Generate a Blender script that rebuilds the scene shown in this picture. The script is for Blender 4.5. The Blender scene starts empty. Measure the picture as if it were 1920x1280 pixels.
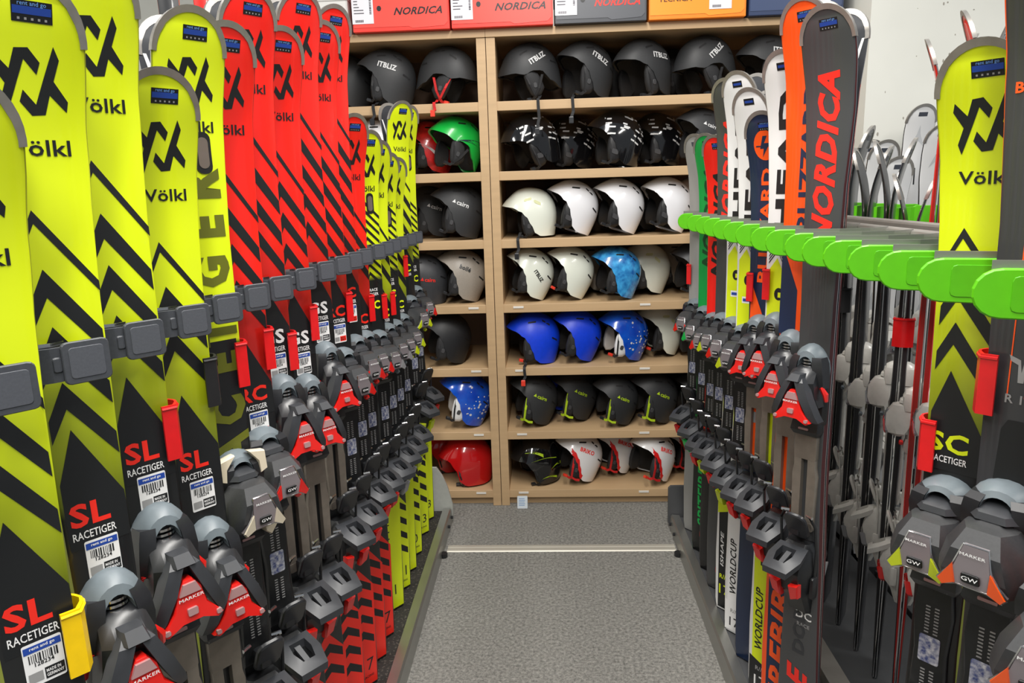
import bpy, bmesh, math, random
from mathutils import Vector, Matrix
from mathutils.geometry import tessellate_polygon
random.seed(7)
sc = bpy.context.scene
col = sc.collection
# ------------------------------------------------------------------ camera
FPX, CAMH = 1360.0, 1.40
def _n(v): return v.normalized()
VY = _n(Vector((1025-960, 355-640, FPX)))                 # aisle direction seen in camera axes (x right, y down, z forward)
_d = Vector((0.02, 1, 0)); VD = _n(_d - VY*_d.dot(VY)); VX = VD.cross(VY)
RW = Matrix((VX, VY, -VD))                                # camera axes -> world
right, down, fwd = (Vector([RW[i][k] for i in range(3)]) for k in range(3))
cam = bpy.data.cameras.new('camera'); cam_ob = bpy.data.objects.new('camera', cam); col.objects.link(cam_ob)
cam.sensor_fit = 'HORIZONTAL'; cam.sensor_width = 36; cam.lens = 36*FPX/1920; cam.clip_start = 0.02
cm = Matrix((right, -down, -fwd)).transposed().to_4x4(); cm.translation = (0, 0, CAMH)
cam_ob.matrix_world = cm
sc.camera = cam_ob
def pray(x, y): return RW @ Vector((x-960, y-640, FPX))
def atX(x, y, X): r = pray(x, y); return r*(X/r.x) + Vector((0, 0, CAMH))
def atY(x, y, Y): r = pray(x, y); return r*(Y/r.y) + Vector((0, 0, CAMH))
# ------------------------------------------------------------------ light
w = bpy.data.worlds.new('world'); sc.world = w; w.use_nodes = True
w.node_tree.nodes['Background'].inputs[0].default_value = (0.86, 0.93, 1.0, 1)
w.node_tree.nodes['Background'].inputs[1].default_value = 0.20
for lx, ly, e in [(0.0, 0.7, 34), (0.1, 1.9, 22), (-1.8, 1.0, 22), (1.9, 1.0, 22), (0.0, -0.9, 40)]:
    ld = bpy.data.lights.new('ceiling_tube_light', 'AREA'); ld.shape = 'RECTANGLE'; ld.size = 0.28; ld.size_y = 1.3
    ld.energy = e; ld.color = (1.0, 0.97, 0.92)
    lo = bpy.data.objects.new('ceiling_tube_light', ld); col.objects.link(lo); lo.location = (lx, ly, 2.95)
vs = sc.view_settings
vs.view_transform = 'Standard'; vs.look = 'None'; vs.gamma = 1; vs.use_curve_mapping = False; vs.exposure = 0.55
sc.cycles.use_denoising = True
# ------------------------------------------------------------------ materials
def lin(c):
    f = lambda v: v/12.92 if v <= .04045 else ((v+.055)/1.055)**2.4
    return (f(c[0]/255), f(c[1]/255), f(c[2]/255), 1)
MATS = {}
def mat(name, c, rough=.5, metal=0, coat=0, noise=0, scale=60, bump=0, trans=0, c2=None):
    if name in MATS: return MATS[name]
    m = bpy.data.materials.new(name); m.use_nodes = True; MATS[name] = m
    nt = m.node_tree; b = nt.nodes['Principled BSDF']
    b.inputs['Base Color'].default_value = lin(c); b.inputs['Roughness'].default_value = rough
    b.inputs['Metallic'].default_value = metal; b.inputs['Coat Weight'].default_value = coat
    b.inputs['Transmission Weight'].default_value = trans
    if noise or bump or c2:
        tc = nt.nodes.new('ShaderNodeTexCoord'); nz = nt.nodes.new('ShaderNodeTexNoise')
        nz.inputs['Scale'].default_value = scale; nz.inputs['Detail'].default_value = 3
        nt.links.new(tc.outputs['Object'], nz.inputs['Vector'])
        if noise or c2:
            r = nt.nodes.new('ShaderNodeValToRGB'); l = lin(c)
            r.color_ramp.elements[0].position = .3; r.color_ramp.elements[1].position = .7
            r.color_ramp.elements[0].color = [v*(1-noise) for v in l[:3]]+[1]
            r.color_ramp.elements[1].color = lin(c2) if c2 else [min(1, v*(1+noise)) for v in l[:3]]+[1]
            nt.links.new(nz.outputs['Fac'], r.inputs['Fac']); nt.links.new(r.outputs['Color'], b.inputs['Base Color'])
        if bump:
            bp = nt.nodes.new('ShaderNodeBump'); bp.inputs['Strength'].default_value = bump; bp.inputs['Distance'].default_value = .002
            nt.links.new(nz.outputs['Fac'], bp.inputs['Height']); nt.links.new(bp.outputs['Normal'], b.inputs['Normal'])
    return m
def zmat(name, stops, rough=.32, coat=.25, interp='LINEAR'):
    """printed top sheet: colour set along the length (object z, metres / 2)"""
    if name in MATS: return MATS[name]
    m = mat(name, (128, 128, 128), rough, 0, coat); nt = m.node_tree; b = nt.nodes['Principled BSDF']
    tc = nt.nodes.new('ShaderNodeTexCoord'); s = nt.nodes.new('ShaderNodeSeparateXYZ'); mu = nt.nodes.new('ShaderNodeMath')
    mu.operation = 'MULTIPLY'; mu.inputs[1].default_value = .5
    r = nt.nodes.new('ShaderNodeValToRGB'); r.color_ramp.interpolation = interp
    nt.links.new(tc.outputs['Object'], s.inputs[0]); nt.links.new(s.outputs['Z'], mu.inputs[0])
    nt.links.new(mu.outputs[0], r.inputs['Fac']); nt.links.new(r.outputs['Color'], b.inputs['Base Color'])
    e = r.color_ramp.elements
    while len(e) < len(stops): e.new(.5)
    for k, (z, c) in enumerate(stops): e[k].position = z/2; e[k].color = lin(c)
    return m
def brushed(name, c, rough, metal, sx):
    m = mat(name, c, rough, metal, noise=.06, scale=8); nt = m.node_tree
    nz = [n for n in nt.nodes if n.type == 'TEX_NOISE'][0]; tc = [n for n in nt.nodes if n.type == 'TEX_COORD'][0]
    mp = nt.nodes.new('ShaderNodeMapping'); mp.inputs['Scale'].default_value = sx
    nt.links.new(tc.outputs['Object'], mp.inputs['Vector']); nt.links.new(mp.outputs['Vector'], nz.inputs['Vector'])
    return m
YEL, RED, BLK = (218, 235, 22), (240, 32, 22), (24, 26, 28)
black = mat('black_plastic', (30, 31, 33), .38, noise=.15, scale=90)
black2 = mat('satin_black_plastic', (36, 37, 40), .3, noise=.1, scale=120)
dgrey = mat('dark_grey_plastic', (52, 54, 58), .42, noise=.08)
sgrey = mat('slate_plastic', (104, 114, 120), .4, noise=.08)
taupe = mat('taupe_metal_plate', (128, 120, 110), .4, .3, noise=.08)
chrome = mat('chrome', (205, 205, 205), .18, 1)
steel = brushed('brushed_steel', (168, 168, 164), .36, .85, (1, .1, 1))
ink = mat('black_print', BLK, .4); white = mat('white_print', (236, 236, 236), .4)
blue_ink = mat('blue_print', (34, 70, 160), .4); navy_ink = mat('navy_print', (28, 42, 72), .4)
red_ink = mat('red_print', (240, 44, 30), .4); orange_ink = mat('orange_print', (250, 88, 20), .4)
yel_ink = mat('yellow_print', YEL, .4); olive_ink = mat('olive_print', (98, 102, 26), .4); green_ink = mat('dark_green_print', (8, 70, 34), .4)
grey_ink = mat('grey_print', (150, 150, 150), .5)
red_pl = mat('red_plastic', (214, 22, 26), .35, coat=.2, noise=.05); blk_pl = mat('black_rubber', (26, 26, 28), .5, noise=.1)
yel_pl = mat('yellow_plastic', (250, 206, 8), .35, noise=.05)
clip_grey = mat('grey_clip_plastic', (66, 69, 75), .5, noise=.08, scale=200)
clip_green = mat('green_clip_plastic', (92, 190, 14), .38, noise=.05, scale=40)
base_blk = mat('ski_base', (52, 54, 58), .35, noise=.12, scale=30)
# ------------------------------------------------------------------ mesh helpers
class B:
    def __init__(s): s.v = []; s.f = []; s.m = []
    def add(s, vs, fs, mi=0):
        o = len(s.v); s.v += [tuple(p) for p in vs]
        for f in fs: s.f.append([o+i for i in f]); s.m.append(mi)
    def mesh(s, name, mats, smooth=False):
        me = bpy.data.meshes.new(name); me.from_pydata(s.v, [], s.f)
        for m in mats: me.materials.append(m)
        me.polygons.foreach_set('material_index', s.m)
        if smooth:
            me.polygons.foreach_set('use_smooth', [True]*len(s.f))
            if smooth is not True:
                me.set_sharp_from_angle(angle=math.radians(smooth))
        me.update(); return me
def link(name, me, parent=None, loc=None, rz=None):
    o = bpy.data.objects.new(name, me); col.objects.link(o)
    if parent: o.parent = parent
    if loc is not None: o.location = loc
    if rz is not None: o.rotation_euler = (0, 0, rz)
    return o
def tag(o, label=None, cat=None, group=None, kind=None):
    if label: o['label'] = label
    if cat: o['category'] = cat
    if group: o['group'] = group
    if kind: o['kind'] = kind
    return o
def loft(b, rings, mi=0, cap=True, closed=True):
    n = len(rings[0]); vs = [p for r in rings for p in r]; fs = []
    for i in range(len(rings)-1):
        for j in range(n if closed else n-1):
            k = (j+1) % n; fs.append([i*n+j, i*n+k, (i+1)*n+k, (i+1)*n+j])
    if cap: fs.append(list(range(n))[::-1]); fs.append([(len(rings)-1)*n+j for j in range(n)])
    b.add(vs, fs, mi)
def rrect(w, h, r, n=3, cx=0, cy=0):
    p = []
    for sx, sy, a0 in ((1, 1, 0), (-1, 1, 90), (-1, -1, 180), (1, -1, 270)):
        for k in range(n+1):
            a = math.radians(a0+90*k/n); p.append((cx+sx*(w/2-r)+r*math.cos(a), cy+sy*(h/2-r)+r*math.sin(a)))
    return p
def prism(b, poly, f, t0, t1, ch=0, mi=0):
    """extrude a 2D polygon: f(px, py, t) -> 3D; ch chamfers both rims"""
    cx = sum(p[0] for p in poly)/len(poly); cy = sum(p[1] for p in poly)/len(poly)
    def ring(t, s):
        o = []
        for x, y in poly:
            d = math.hypot(x-cx, y-cy) or 1; k = 1-min(.9, s/d); o.append(f(cx+(x-cx)*k, cy+(y-cy)*k, t))
        return o
    sg = 1 if t1 > t0 else -1
    rs = [ring(t0, ch), ring(t0+sg*ch, 0), ring(t1-sg*ch, 0), ring(t1, ch)] if ch else [ring(t0, 0), ring(t1, 0)]
    loft(b, rs, mi)
def box(b, x0, x1, y0, y1, z0, z1, ch=0, mi=0):
    prism(b, [(x0, y0), (x1, y0), (x1, y1), (x0, y1)], lambda x, y, t: (x, y, t), z0, z1, ch, mi)
def ribbon(b, path, th, z0, z1, mi=0):
    """flat strap standing on edge that follows a path in the x-y plane"""
    rg = []
    for i, (x, y) in enumerate(path):
        xa, ya = path[max(i-1, 0)]; xb, yb = path[min(i+1, len(path)-1)]; l = math.hypot(xb-xa, yb-ya); nx, ny = -(yb-ya)/l*th/2, (xb-xa)/l*th/2
        rg.append([(x+nx, y+ny, z0), (x-nx, y-ny, z0), (x-nx, y-ny, z1), (x+nx, y+ny, z1)])
    loft(b, rg, mi)
def tube(b, pts, r, n=6, mi=0, cap=True):
    pts = [Vector(p) for p in pts]; rings = []
    for i, p in enumerate(pts):
        t = (pts[min(i+1, len(pts)-1)]-pts[max(i-1, 0)]).normalized()
        a = t.cross(Vector((0, 0, 1)) if abs(t.z) < .9 else Vector((1, 0, 0))).normalized(); c = t.cross(a)
        rr = r[i] if isinstance(r, (list, tuple)) else r
        rings.append([p+a*(rr*math.cos(2*math.pi*k/n))+c*(rr*math.sin(2*math.pi*k/n)) for k in range(n)])
    loft(b, rings, mi, cap)
# flat print: 2D faces -------------------------------------------------
TXT = {}
def text2d(s, bold=0.0, shear=0.0):
    """outline of a word, cap height 1, centred"""
    k = (s, bold, shear)
    if k in TXT: return TXT[k]
    c = bpy.data.curves.new('t', 'FONT'); c.body = s; c.resolution_u = 2; c.offset = bold; c.shear = shear; c.space_character = 1.0+bold*2
    o = bpy.data.objects.new('t', c); me = bpy.data.meshes.new_from_object(o)
    v = [(p.co.x, p.co.y) for p in me.vertices]; f = [list(p.vertices) for p in me.polygons]
    bpy.data.objects.remove(o); bpy.data.curves.remove(c); bpy.data.meshes.remove(me)
    if not v: TXT[k] = ([], [], 1); return TXT[k]
    x0, x1 = min(p[0] for p in v), max(p[0] for p in v); y0, y1 = min(p[1] for p in v), max(p[1] for p in v); h = y1-y0
    TXT[k] = ([((p[0]-(x0+x1)/2)/h, (p[1]-(y0+y1)/2)/h) for p in v], f, (x1-x0)/h)
    return TXT[k]
def polyfaces(poly):
    return [tuple(t) for t in tessellate_polygon([[Vector((x, y, 0)) for x, y in poly]])]
LOGO = [(-.475, .3925), (-.2575, .1625), (-.175, .4375), (.0075, .455), (.155, .2675), (.10, .105), (-.06, .30), (-.35, -.495), (-.42, -.32), (-.325, -.0325), (-.505, .2425)]
LOGO2 = [(-x, -y) for x, y in LOGO]
# ------------------------------------------------------------------ ski
class Ski:
    def __init__(s, L, wt=.055, ww=.0335, wl=.049, D=.044):
        s.L, s.D = L, D; s.c = [(0, wl*.88), (.02, wl*.97), (.1, wl), (.25, wl*.86), (.46, ww), (.62, ww*1.08), (.80, wt*.76), (.90, wt*.93), (.95, wt), (1, wt)]
    def half(s, z):
        q = max(0, min(1, z/s.L)); r = s.c[-1][1]
        for (a, va), (b_, vb) in zip(s.c, s.c[1:]):
            if a <= q <= b_: t = (q-a)/(b_-a); t = t*t*(3-2*t); r = va+(vb-va)*t; break
        z0 = s.L-.062
        if z > z0: r *= max(.012, (1-((z-z0)/.062)**2.1))**.5
        return r
    def dd(s, z):
        z0 = s.L-.21
        return s.D*((z-z0)/.21)**2 if z > z0 else 0
    def top(s, z): q = z/s.L; return .005+.010*max(0, math.sin(math.pi*min(1, q/.97)))**1.3
    def S(s, u, z, off=0): return (u, -(s.dd(z)+s.top(z)+off), z)
    def zs(s):
        L = s.L
        return [0, .006, .03]+[.08+(L-.30)*k/12 for k in range(13)]+[L-.21+.21*k/12 for k in range(1, 8)]+[L-.066]+[L-.055, L-.044, L-.034, L-.025, L-.017, L-.010, L-.005, L-.002, L-.0005, L]
    def body(s, name, mats):
        b = B(); rings = []
        for z in s.zs():
            w_ = s.half(z); t = s.top(z); d = s.dd(z); e = min(.003, w_*.2)
            rings.append([(w_, -d, z), (w_, -d-.0022, z), (w_-e*.6, -d-t+.0016, z), (w_-e*1.6, -d-t, z), (-w_+e*1.6, -d-t, z), (-w_+e*.6, -d-t+.0016, z), (-w_, -d-.0022, z), (-w_, -d, z)])
        n = 8; vs = [p for r in rings for p in r]
        order = [1, 2, 0, 0, 0, 2, 1, 3]       # edge, sidewall, chamfer, top, chamfer, sidewall, edge, base
        for j in range(8):
            fs = [[i*n+j, i*n+(j+1) % n, (i+1)*n+(j+1) % n, (i+1)*n+j] for i in range(len(rings)-1)]
            if j == 0: b.add(vs, fs, order[j])
            else:
                for f in fs: b.f.append(f); b.m.append(order[j])
        b.f.append(list(range(8))[::-1]); b.m.append(2); b.f.append([(len(rings)-1)*n+j for j in range(8)]); b.m.append(1)
        return b.mesh(name, mats, smooth=35)
    def guard(s, name):
        b = B(); rings = []; L = s.L; zz = [L-.062, L-.055, L-.045, L-.035, L-.026, L-.018, L-.011, L-.006, L-.0025, L-.0007]
        pts = [(1, z) for z in zz]+[(0, L)]+[(-1, z) for z in zz[::-1]]
        for sd, z in pts:
            w_ = s.half(z)*sd; zi = z-.0085*min(1, (z-L+.066)/.05); wi = (s.half(z)*.90-.0005)*sd if z < L-.018 else s.half(z)*.93*sd
            d, t = s.dd(z), s.top(z); di, ti = s.dd(zi), s.top(zi)
            zo = z+.0012*(z-L+.062)/.062
            rings.append([(wi, -di-ti-.0012, zi), (w_*1.015, -d-t-.0014, zo), (w_*1.03, -d+.0012, zo), (wi, -di+.0008, zi)])
        loft(b, rings, 0)
        return b.mesh(name, [mat('tip_guard_metal', (176, 172, 166), .3, .7, noise=.1)], smooth=40)
class Print:
    """flat print laid on a ski's top sheet"""
    def __init__(s, ski): s.ski = ski; s.ps = []; s.part('top_print')
    def part(s, n): s.b = B(); s.mats = []; s.ps.append((n, s.b, s.mats)); return s
    def mi(s, m):
        if m not in s.mats: s.mats.append(m)
        return s.mats.index(m)
    def faces(s, v, f, m, off=.0005):
        bm = bmesh.new(); bv = [bm.verts.new((x, y, 0)) for x, y in v]
        for q in f:
            try: bm.faces.new([bv[i] for i in q])
            except ValueError: pass
        y0, y1 = min(p[1] for p in v), max(p[1] for p in v); L = s.ski.L; cuts = []
        z = 0
        while z < L:
            if y0 < z < y1: cuts.append(z)
            z += .017 if z > L-.22 else .07
        for z in cuts: bmesh.ops.bisect_plane(bm, geom=bm.verts[:]+bm.edges[:]+bm.faces[:], dist=1e-6, plane_co=(0, z, 0), plane_no=(0, 1, 0))
        bm.verts.index_update(); vs = [s.ski.S(p.co.x, p.co.y, off) for p in bm.verts]
        fs = []
        for q in bm.faces:
            ix = [p.index for p in q.verts]; 
            q.normal_update()
            fs.append(ix if q.normal.z > 0 else ix[::-1])
        s.b.add(vs, fs, s.mi(m)); bm.free()
    def poly(s, pts, m, off=.0005): s.faces(pts, polyfaces(pts), m, off)
    def rect(s, u, z, w_, h, m, off=.0005, r=0): s.poly(rrect(w_, h, r, 2, u, z) if r else [(u-w_/2, z-h/2), (u+w_/2, z-h/2), (u+w_/2, z+h/2), (u-w_/2, z+h/2)], m, off)
    def text(s, t, u, z, h, m, rot=0, bold=.02, shear=0, sx=1, off=.0008, maxw=None):
        v, f, wd = text2d(t, bold, shear)
        if not v: return
        if maxw and wd*h*sx > maxw: sx = maxw/(wd*h)
        c, sn = math.cos(rot), math.sin(rot)
        s.faces([(u+c*x*h*sx-sn*y*h, z+sn*x*h*sx+c*y*h) for x, y in v], f, m, off)
    def build(s, root):
        for n, b, m in s.ps:
            if b.f: link(n, b.mesh(n, m), root)
def chevron(P, z, th, m, ap=-.30, k=1.45):
    w_ = P.ski.half(z); P.part('chevron')
    ua, ul, ur = ap*w_, -.78*w_, .86*w_; zl = z-(ua-ul)*2.1; zr = z-(ur-ua)*k
    P.poly([(ua, z), (ul, zl), (ul, zl-th), (ua, z-th*1.15), (ur, zr-th), (ur, zr)], m)
def shop_sticker(P, z):
    P.part('shop_sticker'); P.rect(.006, z, .036, .019, ink, .0006); P.rect(.006, z+.001, .034, .007, blue_ink, .0009)
    P.text('rent and go', .006, z+.0065, .005, mat('sticker_sky_print', (110, 160, 230), .5), bold=.01, maxw=.032, off=.001)
    for k in range(5): P.rect(-.006+k*.006, z-.0065, .0022, .0022, grey_ink, .001)
def price_sticker(P, u, z, acc=None, w_=.036):
    h = .047; P.part('price_sticker'); P.rect(u, z, w_, h, white, .0006, .002)
    P.rect(u, z+h*.36, w_*.94, h*.16, blue_ink, .0010); P.text('rent and go', u, z+h*.37, .0045, white, maxw=w_*.86, off=.0013)
    random.seed(int(z*1000)+int(u*9999))
    x = -w_*.36
    while x < w_*.38:
        t = random.choice((.0006, .001, .0016)); P.rect(u+x, z+h*.14, t, h*.2, ink, .0010); x += t+.0012
    P.text('128234', u, z-h*.01, .0045, ink, off=.001)
    P.rect(u+w_*.22, z-h*.30, w_*.5, h*.27, acc or ink, .0010); P.text('MADE IN\nGERMANY', u+w_*.22, z-h*.30, .0085, white if acc is None else ink, maxw=w_*.44, off=.0013)
    P.rect(u-w_*.26, z-h*.30, w_*.36, h*.22, grey_ink, .0010)
def volkl_front(P, m=ink):
    L = P.ski.L; s_ = .060
    shop_sticker(P, L-.034)
    for lg in (LOGO, LOGO2): P.part('emblem_stroke').poly([(.0+x*s_*1.12, L-.098+y*s_*1.18) for x, y in lg], m)
    P.part('lettering').text('V\u00f6lkl', .003, L-.162, .0165, m, bold=.015, sx=1.2); P.part('top_print')
# ---- designs ------------------------------------------------------------
def d_volkl(P, o):
    L = P.ski.L; main = o['main']; volkl_front(P)
    kb = o.get('zb', 1.13)                      # where the black field begins
    for k in range(8):
        z = L-.225-k*.062
        if z-.07 < kb: break
        chevron(P, z, .012 if k == 0 else .0262, ink)
    a = kb+.025; w_ = P.ski.half(a)
    P.poly([(-.3*w_, a), (-.8*w_, a-.06), (-.8*w_, a-.14), (.86*w_, a-.14), (.86*w_, a-.085)], ink)
    tx, tc = o.get('tx', ('SL', red_ink)); zt = kb-.075
    P.part('lettering').text(tx, -.006, zt, .028, tc, bold=.03, sx=1.15); P.part('lettering').text('RACETIGER', -.004, zt-.024, .0095, white, bold=.01, maxw=.046)
    if o.get('sticker', True): price_sticker(P, .001, zt-.056, red_ink if tx == 'RC' else (yel_ink if tx == 'SC' else None))
    P.part('tail_print'); tl = mat(o['main']+'_print', YEL if o['main'] == 'yellow' else RED, .35)
    w0 = .040
    P.poly([(-w0, .004), (w0*1.02, .004), (.047, .30), (0, .36), (-.047, .30)], tl, .0004)
    for k in range(4):
        z = .33-k*.052; P.part('chevron').poly([(.004, z), (-.03, z-.030), (-.03, z-.052), (.004, z-.024), (.039, z-.048), (.039, z-.026)], ink)
    if o.get('num'): P.part('lettering').text(o['num'], .012, .066, .036, ink, bold=.0); P.part('lettering').text('RACING', .012, .03, .007, ink)
def d_letters(P, o):
    L = P.ski.L; volkl_front(P)
    v = [('R', .88), ('A', .945), ('C', 1.01), ('E', 1.09), ('T', 1.14), ('I', 1.185), ('G', 1.235), ('E', 1.305), ('R', 1.37)]
    for ch, z in v: P.part('letter').text(ch, .002, z, .062, olive_ink, rot=math.pi/2, bold=.05, sx=.85 if ch != 'I' else .9)
    P.part('top_print').poly([(-.03, 1.125), (-.03, .80), (.03, .80), (.03, 1.125)], ink, .0003)
    P.part('origin_sticker').rect(0, .80, .034, .018, ink, .0006); P.text('MADE IN\nGERMANY', 0, .80, .012, yel_ink, maxw=.03)
    # mirror insert in the shovel
    P.part('shovel_insert').poly(rrect(.026, .062, .011, 4, .012, L-.20), ink, .0012); P.poly(rrect(.017, .046, .008, 4, .012, L-.20), mat('insert_metal', (150, 138, 130), .3, .7), .0018)
def d_sc_fine(P, o):
    L = P.ski.L; volkl_front(P)
    P.part('shovel_insert').poly(rrect(.026, .06, .011, 4, .012, L-.205), ink, .0012); P.poly(rrect(.017, .044, .008, 4, .012, L-.205), mat('insert_metal', (150, 138, 130), .3, .7), .0018)
    for k in range(9): chevron(P, 1.33-k*.026, .010, ink, ap=-.2, k=.9)
    P.part('top_print').rect(0, 1.0, .062, .12, ink, .0003)
    P.part('lettering').text('RACE', 0, 1.066, .009, white, maxw=.04); P.part('lettering').text('TIGER', 0, 1.053, .009, white, maxw=.04); P.part('lettering').text('SC', 0, 1.02, .026, yel_ink, bold=.03)
    P.part('tail_print').poly([(-.040, .004), (.041, .004), (.047, .42), (-.047, .42)], yel_ink, .0004)
    for k in range(14): P.rect(-.02, .40-k*.024, .034, .004, ink, .0007)
    P.part('lettering').text(o.get('num', '1'), .01, .07, .035, ink, bold=0)
def vtext(P, t, z0, z1, m, h=.055, shear=0, bold=.03, u=0, sq=None):
    v, f, wd = text2d(t, bold, shear); P.part('lettering').text(t, u, (z0+z1)/2, h, m, rot=math.pi/2, bold=bold, shear=shear, sx=(z1-z0)/(wd*h))
def d_nordica(P, o):
    L = P.ski.L; shop_sticker(P, L-.034); vtext(P, 'NORDICA', L-.45, L-.115, o.get('tc', red_ink), .046, .35, .045)
    if o.get('tail'): 
        vtext(P, 'DOBERMANN', .30, .62, dgrey, .03); vtext(P, 'FIRE', .09, .27, red_ink, .05, .3, .04); P.part('lettering').text('DC', .01, .40, .02, white); P.part('lettering').text('RACE', .01, .375, .009, grey_ink)
    else:
        P.part('tail_print').rect(0, .07, .02, .02, mat('tail_red', (150, 30, 26), .4))
        if o.get('tailc'): vtext(P, 'SPITFIRE', .10, .34, o['tailc'], .04, .2)
def d_blizzard(P, o):
    L = P.ski.L; shop_sticker(P, L-.036)
    if o['main'] == 'orange':
        w_ = .05
        P.part('top_print').poly([(.0, L-.05), (.045, L-.05), (.046, L-.16), (.02, L-.12)], navy_ink, .0004)
        vtext(P, 'BLIZZARD', L-.47, L-.16, navy_ink, .036, 0, .03, .012)
        P.part('top_print').poly([(-.036, L-.50), (-.036, L-.70), (.005, L-.70), (.005, L-.60)], navy_ink, .0004)
        P.rect(0, L-.80, .062, .22, navy_ink, .0003)
        P.part('barcode_sticker').rect(0, L-.80, .02, .035, white, .0007, .003); P.rect(0, L-.80, .012, .025, grey_ink, .001)
        P.part('emblem').poly([(-.02, L-.83), (-.004, L-.845), (0, L-.86), (.004, L-.845), (.02, L-.83), (.009, L-.865), (0, L-.90), (-.009, L-.865)], white, .0007)
        P.part('tail_print').rect(0, .30, .066, .58, navy_ink, .0003); vtext(P, 'FIREBIRD', .03, .46, orange_ink, .05, .2, .03)
    else:
        c = [(.031*math.cos(a*math.pi/12), L-.08+.036*math.sin(a*math.pi/12)) for a in range(24)]
        P.part('emblem').poly(c, orange_ink, .0005)
        P.poly([(-.004, L-.058), (.008, L-.058), (-.002, L-.075), (.014, L-.075), (-.008, L-.108), (-.004, L-.088), (-.014, L-.088)], navy_ink, .0009)
        P.rect(0, L-.082, .05, .003, navy_ink, .001)
        vtext(P, 'BLIZZARD', L-.42, L-.135, orange_ink, .03, 0, .03)
        P.part('top_print').poly([(-.031, L-.42), (.004, L-.50), (.031, L-.60), (.031, L-.92), (-.031, L-.92)], orange_ink, .0004)
        P.poly([(-.031, L-.54), (-.01, L-.58), (.02, L-.70), (.02, L-.76), (-.012, L-.66), (-.031, L-.62)], navy_ink, .0007)
        P.part('emblem').poly([(-.02, L-.66), (-.004, L-.675), (0, L-.69), (.004, L-.675), (.02, L-.66), (.009, L-.70), (0, L-.74), (-.009, L-.70)], white, .001)
        P.part('barcode_sticker').rect(-.01, L-.78, .02, .03, grey_ink, .001)
def d_head(P, o):
    L = P.ski.L; P.rect(0, L-.034, .03, .016, ink, .0006); P.rect(0, L-.034, .024, .006, blue_ink, .0009)
    vtext(P, 'HEAD', L-.40, L-.085, ink, .042, 0, .05)
    P.part('top_print').poly([(-.03, 1.14), (-.008, 1.17), (.028, 1.10), (.030, .62), (-.030, .62)], yel_ink, .0004)
    for k in range(5): P.poly([(-.03, 1.16+k*.008), (-.008, 1.19+k*.008), (.028, 1.12+k*.008), (.028, 1.117+k*.008), (-.008, 1.186+k*.008), (-.03, 1.156+k*.008)], ink, .0006)
    vtext(P, o.get('mid', 'i.SHAPE'), 1.20, 1.32, ink, .012, .2, .01, .012)
    c = [(.012*math.cos(a*math.pi/8), 1.085+.015*math.sin(a*math.pi/8)) for a in range(16)]; P.part('emblem').poly(c, ink, .0007); P.rect(.004, 1.083, .012, .012, yel_ink, .001)
    P.part('barcode_sticker').rect(-.002, 1.03, .028, .018, white, .0007); P.rect(-.002, 1.03, .022, .008, blue_ink, .001)
    t = o.get('tail')
    if t == 'pro':
        P.part('tail_print').rect(0, .21, .070, .41, ink, .0003); P.part('lettering').text('170', 0, .07, .034, yel_ink, bold=.01); P.part('lettering').text('R//13.4', 0, .115, .016, yel_ink, maxw=.06)
        vtext(P, 'PRO', .15, .25, white, .034, .15, .04, .012); vtext(P, 'ISHAPE', .15, .27, white, .012, .2, .02, -.022); P.poly([(-.04, .33), (.04, .36), (.04, .48), (-.04, .48)], yel_ink, .0005)
    elif t:
        P.part('tail_print').rect(0, .22, .072, .42, yel_ink if t == 'yellow' else white, .0003)
        vtext(P, 'WORLDCUP', .13, .31, ink, .022, .2, .02, -.018); vtext(P, 'REBELS', .12, .30, ink, .03, .2, .03, .016)
        P.part('tail_print').poly([(-.043, .005), (.043, .005), (.043, .07), (-.043, .105)], ink if t == 'yellow' else white, .0005); P.part('lettering').text('170', 0, .035, .03, white if t == 'yellow' else ink, bold=.01); P.part('lettering').text('R//16.1', 0, .072, .013, grey_ink, maxw=.05)
        if t == 'yellow':
            P.part('tail_print').rect(0, .40, .035, .05, ink, .0006); P.rect(0, .40, .030, .003, yel_ink, .0009)
            for k in range(3): P.poly([(-.035, .44+k*.012), (.035, .455+k*.012), (.035, .460+k*.012), (-.035, .445+k*.012)], ink, .0006)
def d_stripe(P, o):
    L = P.ski.L
    for u in (-.012, .006): P.part('stripe').rect(u, 1.24, .0014, .30, orange_ink)
    c = [(.034*math.cos(a*math.pi/12), L-.12+.04*math.sin(a*math.pi/12)) for a in range(24)]; P.part('emblem').poly(c, orange_ink)
    P.part('lettering').text('BLIZZARD', .0, 1.44, .012, orange_ink, bold=.03); P.part('lettering').text('R 16', .0, 1.088, .011, grey_ink)
    P.part('emblem').poly([(-.014, 1.14), (-.002, 1.135), (0, 1.12), (.002, 1.135), (.014, 1.14), (.012, 1.133), (.004, 1.129), (.003, 1.108), (-.003, 1.108), (-.004, 1.129), (-.012, 1.133)], grey_ink)
    P.part('carbon_panel').poly([(-.008, 1.062), (-.014, 1.05), (-.02, .90), (.02, .90), (.014, 1.05), (.008, 1.062)], ink, .001)
    P.part('barcode_sticker').rect(0, .895, .040, .022, white, .0014, .003)
    for k in range(12): P.rect(-.015+k*.0026, .899, .001 if k % 3 else .0017, .009, ink, .0018)
    P.text('003467', 0, .889, .0045, ink, off=.0018)
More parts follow.
